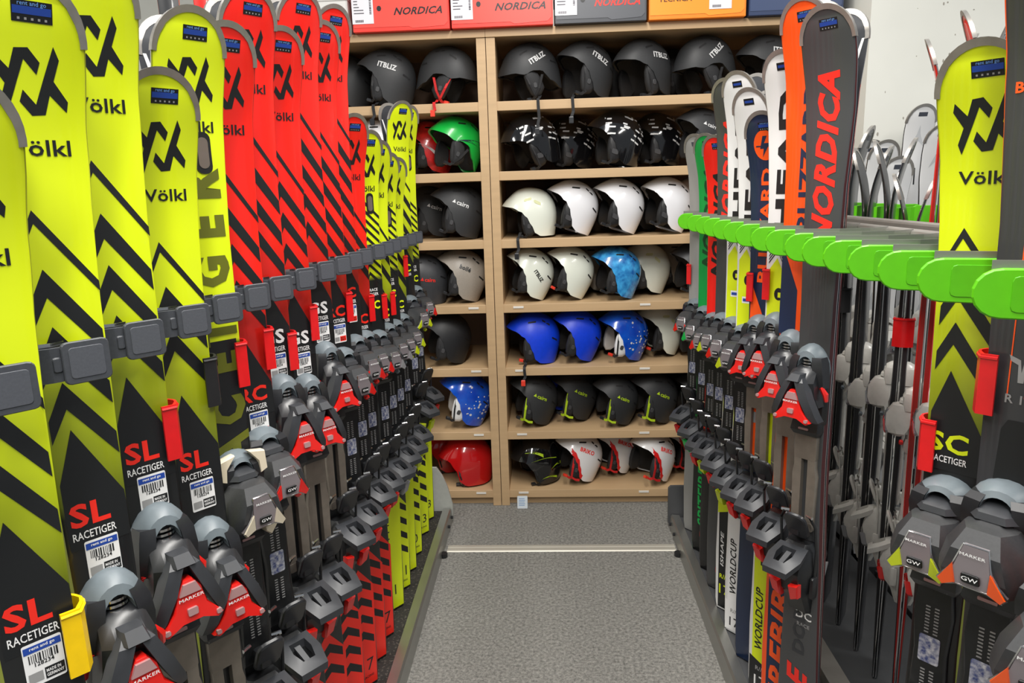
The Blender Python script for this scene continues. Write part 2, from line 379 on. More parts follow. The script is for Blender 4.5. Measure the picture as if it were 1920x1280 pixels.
def d_plain(P, o):
    L = P.ski.L; P.rect(0, L-.034, .032, .014, mat('dim_sticker', (70, 74, 84), .5), .0006)
    if o['main'] == 'white':
        g = mat('pale_print', (196, 198, 200), .4)
        P.part('emblem').poly([(0, L-.07), (-.006, L-.10), (-.025, L-.145), (-.004, L-.125), (.004, L-.125), (.025, L-.145), (.006, L-.10)], g)
        P.part('stripe').rect(0, L-.25, .005, .06, ink); P.part('top_print').poly([(-.03, .88), (0, .96), (.03, .88), (.03, .7), (-.03, .7)], g)
DES = {'volkl': d_volkl, 'letters': d_letters, 'fine': d_sc_fine, 'nordica': d_nordica, 'blizzard': d_blizzard, 'head': d_head, 'stripe': d_stripe, 'plain': d_plain}
TOPS = {'yellow': [(0, BLK), (1.09, BLK), (1.095, (86, 96, 22)), (1.15, (140, 152, 24)), (1.24, YEL)],
        'red': [(0, BLK), (1.10, BLK), (1.105, (150, 26, 20)), (1.22, RED)],
        'yellow_plain': [(0, BLK), (1.10, BLK), (1.105, YEL)], 'letters': [(0, BLK), (1.12, BLK), (1.125, YEL)],
        'charcoal': [(0, (66, 67, 69)), (2, (66, 67, 69))], 'orange': [(0, (250, 84, 16)), (2, (250, 84, 16))], 'navy': [(0, (24, 40, 70)), (2, (24, 40, 70))],
        'white': [(0, (226, 226, 226)), (2, (226, 226, 226))], 'green': [(0, (20, 22, 22)), (.52, (20, 22, 22)), (.53, (10, 150, 66)), (2, (10, 150, 66))],
        'redplain': [(0, (24, 24, 26)), (.52, (24, 24, 26)), (.53, RED), (2, RED)], 'graphite': [(0, (54, 55, 58)), (2, (54, 55, 58))], 'silver': [(0, (150, 150, 148)), (2, (150, 150, 148))]}
SIDES = {'yellow': (150, 160, 22), 'red': (150, 24, 20), 'charcoal': (70, 24, 26), 'orange': (244, 84, 16), 'white': (34, 34, 36), 'graphite': (246, 90, 24), 'green': (10, 130, 60)}
# ------------------------------------------------------------------ bindings (local: x across, y = -height, z along the ski; 0 at boot toe)
HOOD = [False]
def H(x, h, z):
    if z < -.1: return (x, -h, z+.018)
    if HOOD[0]: return (x, -(h if h < .03 else .03+(h-.03)*1.30), z*.72 if z < .06 else .0432+(z-.06)*.46)
    return (x, -(h if h < .03 else .03+(h-.03)*1.22), z*.72)
BM = {}
def sect(z, w0, w1, h0, h1, c=.006):
    return [H(-w0, h0, z), H(w0, h0, z), H(w0, h1-c*1.6, z), H(w1, h1, z), H(-w1, h1, z), H(-w0, h1-c*1.6, z)]
def bind_meshes(style, acc, shell):
    """style race / hood / white; returns [(part name, mesh, sub parts)]"""
    key = (style, acc, shell); HOOD[0] = style != 'race'
    if key in BM: return BM[key]
    A = mat('binding_'+acc, {'red': (232, 34, 28), 'yellow': (206, 222, 30), 'orange': (250, 92, 24), 'green': (24, 190, 80), 'grey': (150, 150, 152), 'cream': (226, 214, 190), 'black': (50, 50, 54)}[acc], .25, coat=.5)
    pw = style == 'white'
    S1, S2, S3 = (mat('binding_white', (206, 203, 196), .3, coat=.3, noise=.05),)*3 if pw else (black, black2, dgrey)
    clear = mat('clear_cover', (146, 138, 142), .16, .35, coat=.8) if style != 'race' else mat('clear_red_cover', (190, 150, 150), .18, .2, coat=.6)
    out = []
    def add(n, b, ms, subs=(), sm=30): out.append((n, b.mesh(n, ms, smooth=sm), [(q, bb.mesh(q, mm, smooth=30)) for q, bb, mm in subs]))
    # riser plate under toe and heel
    b = B(); loft(b, [sect(.155, .022, .018, .008, .017), sect(.13, .034, .03, .008, .022), sect(.0, .036, .033, .008, .026), sect(-.06, .034, .03, .008, .024), sect(-.075, .03, .026, .008, .018)]); add('toe_base', b, [S1])
    # toe plate: grey arch
    fr = B(); b = B()
    for sx in (-1, 1): loft(fr, [[H(sx*x0, h0, z), H(sx*x1, h0, z), H(sx*x1*.96, h1, z), H(sx*x0, h1+.004, z)] for z, x0, x1, h0, h1 in [(.138, .013, .032, .016, .0355), (.12, .016, .037, .016, .040), (.085, .020, .040, .016, .040), (.05, .022, .040, .016, .036)]])
    rg = []
    for k in range(13):
        t = math.pi*(-.06+1.12*k/12); c, n_ = math.cos(t), math.sin(t)
        rg.append([H(.0385*c, .012, .098+.074*n_), H(.0375*c, .024, .098+.072*n_), H(.028*c, .038, .098+.056*n_), H(.018*c, .041, .098+.040*n_), H(.014*c, .014, .098+.032*n_)])
    loft(b, rg)
    sp = B()
    for k in range(5): loft(sp, [[H(.0125*math.cos(t)*1, .034+.006*math.sin(t), .130-k*.009), H(.0125*math.cos(t), .034+.006*math.sin(t), .1255-k*.009), H(.010*math.cos(t), .034+.004*math.sin(t), .128-k*.009)] for t in [math.pi*i/6-.2 for i in range(8)]])
    add('toe_plate', b, [S1 if pw else sgrey], [('toe_spring', sp, [chrome])] if style == 'race' else ())
    add('toe_frame', fr, [S2])
    if style in ('race',):
        b = B(); loft(b, [sect(.115, .018, .012, .014, .034), sect(.10, .026, .016, .014, .050), sect(.07, .030, .017, .014, .064), sect(.03, .032, .02, .014, .062), sect(-.005, .034, .024, .014, .050)])
        gr, gr2 = B(), B()
        for sx, gg in ((-1, gr), (1, gr2)): tube(gg, [H(sx*.034, .036, .055), H(sx*.043, .034, .035), H(sx*.044, .032, .015)], [.004, .006, .004], 6)
        add('toe_housing', b, [S2], [('adjuster', gr, [A]), ('adjuster', gr2, [A])])
        b = B()
        for sx in (-1, 1):
            loft(b, [[H(sx*(x-w_), h, z), H(sx*(x+w_), h-.004, z), H(sx*(x+w_), h-.022, z), H(sx*(x-w_), h-.022, z)] for x, w_, h, z in [(.004, .006, .068, .092), (.012, .008, .077, .075), (.026, .009, .080, .030), (.040, .008, .076, -.015), (.046, .006, .070, -.035), (.047, .003, .062, -.042)]])
        loft(b, [sect(.096, .012, .010, .044, .068, .004), sect(.078, .015, .012, .044, .078, .004)])
        add('toe_arch', b, [S3])
        b = B(); prism(b, [(-.006, .052), (.006, .052), (.016, .034), (.022, -.002), (.041, -.036), (.034, -.042), (.014, -.030), (-.014, -.030), (-.034, -.042), (-.041, -.036), (-.022, -.002), (-.016, .034)], lambda x, y, t: H(x, t+(.02-y)*.02, y), .062, .077, .002)
        cl = B(); prism(cl, [(-.008, .046), (.008, .046), (.014, .026), (-.014, .026)], lambda x, y, t: H(x, t, y), .076, .0795); c2_, c3_, c4_ = B(), B(), B(); prism(c2_, rrect(.013, .014, .002, 2, 0, -.008), lambda x, y, t: H(x, t, y), .077, .0805)
        for sx, cl_ in ((-1, c3_), (1, c4_)): prism(cl_, rrect(.007, .009, .002, 2, sx*.034, -.030), lambda x, y, t: H(x, t, y), .076, .080)
        tx = B(); v, f, wd = text2d('MARKER', .01); tx.add([H(x*.006, .0805, .020+y*.006) for x, y in v], f)
        add('toe_cover', b, [A], [('clear_window', cl, [clear]), ('display', c2_, [clear]), ('lens', c3_, [clear]), ('lens', c4_, [clear]), ('maker_lettering', tx, [white])])
    else:
        b = B(); loft(b, [sect(.118, .014, .010, .014, .034), sect(.10, .022, .014, .014, .050), sect(.082, .026, .016, .014, .052), sect(.076, .020, .012, .014, .044)])
        add('toe_knuckle', b, [S3])
        b = B(); loft(b, [sect(.082, .012, .008, .020, .050, .006), sect(.068, .028, .018, .018, .066, .010), sect(.035, .040, .026, .018, .080, .012), sect(-.005, .048, .034, .022, .080, .014), sect(-.030, .050, .036, .034, .072, .012), sect(-.040, .042, .03, .044, .060, .006)])
        add('toe_hood', b, [S1 if pw else mat('hood_plastic', (50, 51, 53), .4, noise=.1, scale=300)])
        b = B(); q = [(-.013, .046), (.013, .046), (.020, .010), (.036, -.024), (.031, -.034), (.016, -.024), (-.016, -.024), (-.031, -.034), (-.036, -.024), (-.020, .010)]
        fh = lambda z: .081-(.012*max(0, (z-.03)/.03)) - (.006*max(0, (-.005-z)/.03))
        prism(b, q, lambda x, y, t: H(x, fh(y)+t, y), -.006, .0035, .0015)
        rim = B(); qq = [(x*1.03, y) for x, y in q]; tube(rim, [H(x, fh(y)+.0035, y) for x, y in qq+qq[:1]], .0011, 5)
        cr, cr2 = B(), B()
        for sx, cc in ((-1, cr), (1, cr2)): prism(cc, [(sx*.020, .014), (sx*.036, -.024), (sx*.031, -.034), (sx*.017, -.022)], lambda x, y, t: H(x, fh(y)+t, y), .002, .006, .001)
        wn = B(); prism(wn, rrect(.020, .018, .003, 2, 0, -.006), lambda x, y, t: H(x, fh(y)+t, y), .003, .0052, .0008)
        tx = B(); v, f, wd = text2d('MARKER', .01); tx.add([H(x*.005, fh(.032)+.0045, .034+y*.005) for x, y in v], f); v, f, wd = text2d('GW', .01); gw = B(); gw.add([H(x*.007, fh(-.006)+.0058, -.005+y*.007) for x, y in v], f)
        add('toe_cover', b, [clear], [('cover_rim', rim, [chrome]), ('corner_lens', cr, [A]), ('corner_lens', cr2, [A]), ('display', wn, [ink if not pw else sgrey]), ('maker_lettering', tx, [white]), ('display_lettering', gw, [white])])
        if style == 'cream':
            for sx in (-1, 1): b = B(); prism(b, [(sx*.030, .0), (sx*.052, -.015), (sx*.050, -.060), (sx*.036, -.082), (sx*.026, -.07), (sx*.022, -.02)], lambda x, y, t: H(x, t, y), .030, .046, .003); add('toe_wing', b, [A])
            for sx in (-1, 1): b = B(); prism(b, [(sx*.012, .172), (sx*.040, .160), (sx*.042, .09), (sx*.030, .08), (sx*.026, .13)], lambda x, y, t: H(x, t, y), .030, .044, .003); add('front_wing', b, [A])
        else:
            b = B(); tube(b, [H(.044, .040, -.055), H(.049, .040, -.062)], .007, 8); add('toe_screw', b, [A if acc != 'grey' else sgrey])
    # anti friction plate + centre track
    b = B(); loft(b, [sect(-.05, .030, .028, .010, .030), sect(-.085, .032, .030, .010, .036), sect(-.10, .028, .026, .010, .030)]); tx = B(); prism(tx, rrect(.022, .006, .001, 1, 0, -.078), lambda x, y, t: H(x, t, y), .035, .037)
    add('friction_plate', b, [S1], [('plate_badge', tx, [mat('badge', (190, 150, 150), .4)])])
    b = B()
    if style == 'race':
        for sx in (-1, 1): prism(b, [(sx*.007, -.10), (sx*.024, -.10), (sx*.024, -.16), (sx*.028, -.18), (sx*.024, -.30), (sx*.007, -.30)], lambda x, y, t: H(x, t, y), .012, .026, .002)
        prism(b, rrect(.05, .05, .004, 2, 0, -.12), lambda x, y, t: H(x, t, y), .012, .0262, .001); prism(b, rrect(.05, .02, .004, 2, 0, -.295), lambda x, y, t: H(x, t, y), .012, .0262, .001)
        add('centre_track', b, [taupe])
    else:
        prism(b, [(-.022, -.09), (.022, -.09), (.026, -.13), (.022, -.19), (.026, -.31), (-.026, -.31), (-.022, -.19), (-.026, -.13)], lambda x, y, t: H(x, t, y), .012, .027, .003)
        tk = B()
        for sx in (-.006, .006):
            for z in [-.12-.005*i for i in range(9)]+[-.22-.005*i for i in range(9)]: prism(tk, [(sx-.003, z), (sx+.003, z), (sx+.003, z+.002), (sx-.003, z+.002)], lambda x, y, t: H(x, t, y), .0265, .0275)
        st = B(); prism(st, rrect(.028, .042, .003, 2, .0, -.185), lambda x, y, t: H(x, t, y), .0272, .0282)
        add('centre_track', b, [S1], [('ruler_marks', tk, [grey_ink]), ('barcode_sticker', st, [mat('barcode_paper', (214, 216, 222), .5, c2=(60, 74, 130), noise=.02, scale=160)])] if not pw else [('ruler_marks', tk, [grey_ink])])
    # brake: pedal + arms + pins
    b = B(); a = .45
    prism(b, rrect(.050, .066, .016, 4, 0, 0), lambda x, y, t: H(x+.006, .052+y*math.sin(a)+t*math.cos(a), -.285+y*math.cos(a)-t*math.sin(a)), -.005, .005, .0025)
    prism(b, rrect(.02, .03, .004, 2, 0, -.01), lambda x, y, t: H(x, t, y-.285), .02, .052, .002); add('brake_pedal', b, [S2])
    b = B()
    for sx in (-1, 1):
        tube(b, [H(sx*.03, .045, -.262), H(sx*.040, .038, -.285), H(sx*.041, .03, -.34), H(sx*.040, .03, -.40)], .003, 6)
        prism(b, rrect(.008, .05, .003, 2, sx*.040, -.425), lambda x, y, t: H(x, t, y), .022, .042, .003)
    pn = []
    for sx in (-1, 1): q = B(); tube(q, [H(sx*.02, .040, -.262), H(sx*.036, .046, -.262)], .0035, 6); pn.append(('brake_pin', q, [chrome]))
    add('brake_arm', b, [S1], pn)
    # heel
    b = B(); loft(b, [sect(-.33, .026, .02, .010, .040), sect(-.345, .034, .026, .010, .062, .01), sect(-.385, .037, .030, .010, .080, .012), sect(-.43, .034, .026, .010, .070, .012), sect(-.46, .028, .02, .010, .040), sect(-.50, .026, .02, .010, .022)])
    gr = B(); 
    for sx in (-1, 1): prism(gr, [(sx*.012, -.41), (sx*.034, -.405), (sx*.030, -.44), (sx*.012, -.45)], lambda x, y, t: H(x, t-abs(y+.41)*.35, y), .070, .088, .003)
    add('heel_body', b, [S1], [('heel_accent', gr, [A])])
    b = B(); o_ = [(-.033, .048), (.033, .048), (.038, .085), (.028, .122), (-.028, .122), (-.038, .085)]; i_ = [(-.018, .066), (.018, .066), (.021, .085), (.014, .106), (-.014, .106), (-.021, .085)]
    zz = lambda h: -.335-(h-.05)*.42
    n = 6
    for q in (0,):
        r = [[H(x, h, zz(h)) for x, h in o_], [H(x*.9, h, zz(h)+.007) for x, h in i_], [H(x*.9, h, zz(h)-.010) for x, h in i_], [H(x*.95, h, zz(h)-.014) for x, h in o_], [H(x, h, zz(h)) for x, h in o_]]
        loft(b, r, 0, cap=False)
    prism(b, [(-.006, .064), (.006, .064), (.005, .108), (-.005, .108)], lambda x, y, t: H(x, y, zz(y)+t), -.008, -.002)
    add('heel_lever', b, [S3 if not pw else S1])
    BM[key] = out; return out
def add_binding(root, z, style, acc, h0=.0, shell='', parts=None, sxy=None):
    for n, me, subs in bind_meshes(style, acc, shell):
        if parts and n not in parts: continue
        o = link(n, me, root, (0, 0, z))
        if sxy: o.scale = (sxy[0], sxy[1], 1)
        for q, m2 in subs:
            c_ = link(q, m2, o)
            if q == 'ruler_marks': c_['kind'] = 'stuff'
SKI_CACHE = {}
def make_ski(label, X, Y, L, a, design, main, z0=.055, side=None, base=None, toe=.85, style='race', acc='red', partner=False, group='skis', wt=.055, guard=True, tilt=0, nobind=False, pbind=True, **o):
    o['main'] = main; o['L'] = L; s = Ski(L, wt, o.get('ww', .0335), o.get('wl', .049))
    root = link('ski', None, None, (X, Y, z0), math.radians(a)); root.rotation_euler[1] = tilt
    tag(root, label, 'ski', group)
    if design == 'volkl':
        kb = o.setdefault('zb', 1.06); lo_, hi_ = ((92, 102, 22), YEL) if main == 'yellow' else ((140, 26, 20), RED)
        tm = zmat('top_%s_%d' % (main, kb*1000), [(0, BLK), (kb-.07, BLK), (kb-.065, lo_), (kb+.14, hi_)])
    else: tm = zmat('top_'+(o.get('topm') or main), TOPS[o.get('topm') or main])
    sc_ = SIDES.get(side or main, (40, 40, 42))
    sd = mat('sidewall_%d_%d_%d' % sc_, sc_, .4)
    bs = base or base_blk
    link('ski_body', s.body('ski_body', [tm, chrome, sd, bs]), root)
    if guard: link('tip_guard', s.guard('tip_guard'), root)
    if design:
        P = Print(s); DES[design](P, o); P.build(root)
    if not nobind: add_binding(root, toe, style, acc, sxy=o.get('bs'))
    return root
PARTNER_N = [0]
def make_partner(label, X, Y, L, a, main, toe=.85, style='hood', acc='grey', z0=.055, topm=None, group='partner skis', mark=True, parts=None, tilt=0, psc=(.56, .7)):
    s = Ski(L, D=.028 if main != 'white' and z0 > .05 else .044); ar = math.radians(a); root = link('ski', None, None, (X-.004*math.sin(ar), Y+.004*math.cos(ar), z0), math.radians(a+180)); root.rotation_euler[1] = -tilt
    tag(root, label, 'ski', group)
    tm = zmat('top_'+(topm or main), TOPS[topm or main]); sc_ = SIDES.get(main, (40, 40, 42))
    link('ski_body', s.body('ski_body', [tm, chrome, mat('sidewall_%d_%d_%d' % sc_, sc_, .4), base_blk]), root)
    link('tip_guard', s.guard('tip_guard'), root)
    if mark:                                      # white flash printed on the base, near the tip
        b = B(); zz = [L-.20+.02*k for k in range(8)]
        for sx in (-1, 1): b.add([p for k, z in enumerate(zz) for p in ((sx*(.012+.0045*k), -s.dd(z)+.0007, z), (sx*(.024+.0035*k), -s.dd(z)+.0007, z))], [[2*k, 2*k+1, 2*k+3, 2*k+2] for k in range(7)])
        link('base_print', b.mesh('base_print', [mat('base_print_'+main, {'red': (240, 60, 60), 'yellow': (230, 230, 230)}.get(main, (210, 210, 210)), .4)]), root)
    add_binding(root, toe, style, acc, parts=parts, sxy=psc)
    return root
def make_tie(label, X, Y, a, z, u, m, h=.074, group='plastic ski ties', t0=.0165, tt=.030):
    """plastic sleeve hooked round one edge of a ski pair"""
    b = B(); sg = 1 if u > 0 else -1; prof = []
    for x, y in [(-.014, -t0-.0065), (.004, -t0-.0075), (.012, -t0*.6), (.0145, 0), (.012, t0*.6), (.004, t0+.0075), (-.012, t0+.0065)]: prof.append((x, y))
    inner = [(x-.003 if x > 0 else x, y*.86) for x, y in prof][::-1]
    poly = prof+inner; n = len(prof)
    r = [[(sg*x, y, zz) for x, y in poly] for zz in (0, h)]
    vs = r[0]+r[1]; N = 2*n; fs = [[i, (i+1) % N, N+(i+1) % N, N+i] for i in range(N)]
    for i in range(n-1):
        q = [i, i+1, N-2-i, N-1-i]; fs.append(q[::-1]); fs.append([N+k for k in q])
    b.add(vs, fs)
    lip = B(); tube(lip, [(sg*x, y, h-.004) for x, y in prof], .0022, 5)
    root = link('ski_tie', b.mesh('sleeve', [m], smooth=40), None); link('rim', lip.mesh('rim', [m]), root)
    ca, sa = math.cos(math.radians(a)), math.sin(math.radians(a)); root.location = (X+ca*u, Y+sa*u, z); root.rotation_euler = (0, 0, math.radians(a))
    return tag(root, label, 'ski tie', group)
# ------------------------------------------------------------------ the setting
carpet = mat('carpet', (96, 95, 92), .95, noise=.68, scale=100, bump=.9, c2=(166, 164, 158))
cr_ = [n for n in carpet.node_tree.nodes if n.type == 'TEX_NOISE'][0]; cr_.inputs['Detail'].default_value = 6; cr_.inputs['Roughness'].default_value = .8
wood = brushed('oak_laminate', (194, 163, 124), .5, 0, (.25, 1, 6))
backm = brushed('oak_laminate_back', (110, 84, 64), .6, 0, (1, 1, .2))
wallm = mat('painted_concrete', (226, 226, 218), .8, noise=.05, scale=3, bump=.2)
def struct(name, b, ms): return tag(link(name, b.mesh(name, ms)), kind='structure')
b = B(); box(b, -3, 3, -2.5, 3.9, -.05, 0); struct('floor', b, [carpet])
b = B(); box(b, -3, 3, 3.75, 3.85, 0, 3.05); struct('wall_back', b, [wallm])
b = B(); box(b, 1.2, 2.95, 2.907, 3.75, 0, 3.05); struct('wall_right', b, [wallm])
b = B(); box(b, -3.0, -2.9, -2.5, 3.75, 0, 3.05); struct('wall_left', b, [wallm])
# chips and scratches in the paint of the pier
b = B(); random.seed(4)
for k in range(46):
    x = 1.24+random.random()*.75; z = 1.35+random.random()*.75; w_ = .001+random.random()*.003; h = w_*(.6+random.random()*1.8)
    prism(b, [(x+w_*(.7+.5*random.random())*math.cos(t), z+h*math.sin(t)) for t in (0, 1.1, 2.2, 3.3, 4.4, 5.4)], lambda x, y, t: (x, t, y), 2.9064, 2.9075)
tag(link('paint_chips', b.mesh('paint_chips', [mat('bare_plaster', (160, 156, 146), .9)]), bpy.data.objects['wall_right']), kind='stuff')
b = B()
prism(b, [(0, 0), (.004, .004), (.018, .0045), (.022, .003), (.030, .003), (.034, .0045), (.050, .004), (.054, 0)], lambda x, y, t: (t, 2.638+x, y), -.425, .478)
struct('trim_1', b, [brushed('aluminium', (196, 192, 180), .5, .45, (.05, 1, 1))])
# ------------------------------------------------------------------ shelving
SH = [1.755, 1.478, 1.198, .922, .642, .350, .073]       # top faces of the boards
def shelving(x0, x1, label):
    root = link('shelf_unit', None, None, (x0, 3.07, 0)); tag(root, label, 'shelf unit', 'oak shelf units'); W = x1-x0
    for xa, xb in ((0, .036), (W-.036, W)):
        b = B(); box(b, xa, xb, 0, .52, 0, 2.0, .0015); link('side_panel', b.mesh('side_panel', [wood]), root)
    b = B(); box(b, -.001, W+.001, -.006, .52, 2.0, 2.03, .0015); link('top_board', b.mesh('top_board', [wood]), root)
    b = B(); box(b, .036, W-.036, .505, .52, .05, 2.0); link('back_panel', b.mesh('back_panel', [backm]), root)
    b = B(); box(b, .036, W-.036, .03, .05, 0, .045); link('plinth', b.mesh('plinth', [wood]), root)
    b = B(); box(b, .036, W-.036, .004, .505, -.036, 0, .0015); me = b.mesh('shelf_board', [wood])
    lb = B(); box(lb, -.022, .022, .0, .003, -.005, .004); lm = lb.mesh('shelf_label', [mat('label_paper', (226, 222, 214), .6)])
    for k, z in enumerate(SH):
        o = link('shelf_board', me, root, (0, 0, z))
        if k >= 3:
            for lx in ((.10, W*.45) if W > .9 else (W-.09,)): link('shelf_label', lm, o, (lx, .0015, -.012))
shelving(-.231, 1.19, 'wide oak shelf unit to the right of the double upright, full of helmets')
shelving(-1.05, -.234, 'narrower oak shelf unit left of the double upright, partly hidden by the red skis')
# ------------------------------------------------------------------ boot boxes
def boot_box(px0, px1, pyb, c, words, wc, label, paper=True, hole=True, h=.15, c2=None):
    Y = 3.035; p0, p1 = atY(px0, pyb, Y), atY(px1, pyb, Y); W = p1.x-p0.x
    root = link('boot_box', None, None, (p0.x, Y, 2.031)); tag(root, label, 'box', 'boot boxes on top of the shelves')
    m = mat('card_%d_%d_%d' % c, c, .45, noise=.04)
    b = B(); box(b, 0, W, 0, .30, 0, h, .002); link('carton', b.mesh('carton', [m]), root)
    b = B(); box(b, -.002, W+.002, -.003, .303, h*.80, h+.004, .002); link('lid', b.mesh('lid', [m]), root)
    b = B(); prism(b, [(.004, .016), (W*.58, .016), (W*.62, .008), (W-.02, .014), (W-.006, .028), (W-.006, h*.79), (.004, h*.79)], lambda x, y, t: (x, t, y), -.0015, .0, 0)
    f = link('front_flap', b.mesh('front_flap', [mat('card_b_%d_%d_%d' % c, tuple(min(255, int(v*1.0+18)) for v in c), .4)]), root)
    v, fc, wd = text2d(words, .025, .35 if words == 'NORDICA' else 0); hh = .028 if words == 'NORDICA' else .018; b = B(); sx = min(1.2, W*.5/(wd*hh))
    b.add([(W*.68+x*hh*sx if hole else W*.27+x*hh*sx, -.0022, .072+y*hh) for x, y in v], fc); link('lettering', b.mesh('lettering', [wc]), root)
    if paper:
        b = B(); x0_ = .0 if hole else W*.62; box(b, x0_, x0_+.085, -.0035, -.002, .030, h*.95); sk = link('address_label', b.mesh('address_label', [mat('label_white', (232, 230, 236), .5)]), root)
        b = B(); random.seed(len(label))
        for k in range(7): box(b, x0_+.008, x0_+.02+random.random()*.03, -.0042, -.003, .134-k*.011, .137-k*.011)
        for k in range(9): box(b, x0_+.070, x0_+.078, -.0042, -.003, .065+k*.006, .0675+k*.006+.002*random.random())
        for k in range(12): box(b, x0_+.012+k*.0028, x0_+.0136+k*.0028, -.0042, -.003, .036, .045)
        link('label_print', b.mesh('label_print', [mat('label_ink', (70, 66, 74), .6)]), sk)['kind'] = 'stuff'
    if hole:
        b = B(); prism(b, [(.108+.009*math.cos(t*math.pi/8), .085+.010*math.sin(t*math.pi/8)) for t in range(16)], lambda x, y, t: (x, t, y), -.0026, -.001); link('finger_hole', b.mesh('finger_hole', [ink]), root)
    return root
boot_box(662, 843, 50, (236, 58, 46), 'NORDICA', ink, 'red boot box with a slanted black brand word, leftmost of the two red ones')
boot_box(847, 1037, 46, (236, 58, 46), 'NORDICA', ink, 'red boot box next to the dark grey box, with a white address label')
boot_box(1041, 1212, 42, (66, 68, 74), 'NORDICA', red_ink, 'dark grey boot box with red lettering on top of the shelves')
r = boot_box(1217, 1398, 37, (250, 134, 24), 'TECNICA', mat('brown_print', (90, 48, 14), .5), 'orange boot box between the grey and the navy boxes', hole=False)
b = B(); prism(b, rrect(.055, .022, .010, 4, .20, .088), lambda x, y, t: (x, t, y), -.0026, -.001); link('hand_slot', b.mesh('hand_slot', [ink]), r)
boot_box(1404, 1580, 32, (40, 56, 92), 'TECNICA', orange_ink, 'navy boot box with orange lettering at the right end above the shelves', hole=False)
boot_box(480, 654, 52, (206, 204, 200), 'TECNICA', grey_ink, 'pale grey boot box behind the tips of the red skis', paper=False, hole=False)
# ------------------------------------------------------------------ helmets
HA, HBW, HC, HLOW = .126, .101, .142, .30
def hs(z):  # horizontal scale at height z
    c = HC if z > 0 else HLOW
    return max(0.0, 1-(min(1, abs(z)/c))**2.25)**(1/2.25)
def hp(th, z, k=1.0):
    s_ = hs(z/k)*k if k != 1 else hs(z); c, n = math.cos(th), math.sin(th); q = 2.25
    r = 1/((abs(c)/HA)**q+(abs(n)/HBW)**q)**(1/q)
    return (r*c*s_, r*n*s_, z)
def zedge(th, kind):
    d = abs(math.degrees(math.atan2(math.sin(th), math.cos(th)))); f = {'alpine': [(0, .040), (30, .036), (46, .018), (58, -.006), (70, -.046), (80, -.072), (92, -.080), (150, -.072), (180, -.060)],
        'ear': [(0, .046), (38, .042), (58, .026), (74, .002), (88, -.034), (100, -.066), (114, -.076), (150, -.070), (180, -.060)],
        'full': [(0, .040), (40, .036), (56, .0), (70, -.066), (88, -.082), (125, -.078), (180, -.060)], 'open': [(0, .030), (40, .026), (62, .012), (80, .022), (100, .018), (125, -.03), (150, -.062), (180, -.060)]}[kind]
    for (a, va), (b_, vb) in zip(f, f[1:]):
        if a <= d <= b_: t = (d-a)/(b_-a); t = t*t*(3-2*t); return va+(vb-va)*t
    return f[-1][1]
def side_y(x, z): s_ = hs(z); q = 2.25; v = 1-(abs(x)/(HA*max(s_, 1e-4)))**q; return HBW*s_*max(0, v)**(1/q)
HM = {}
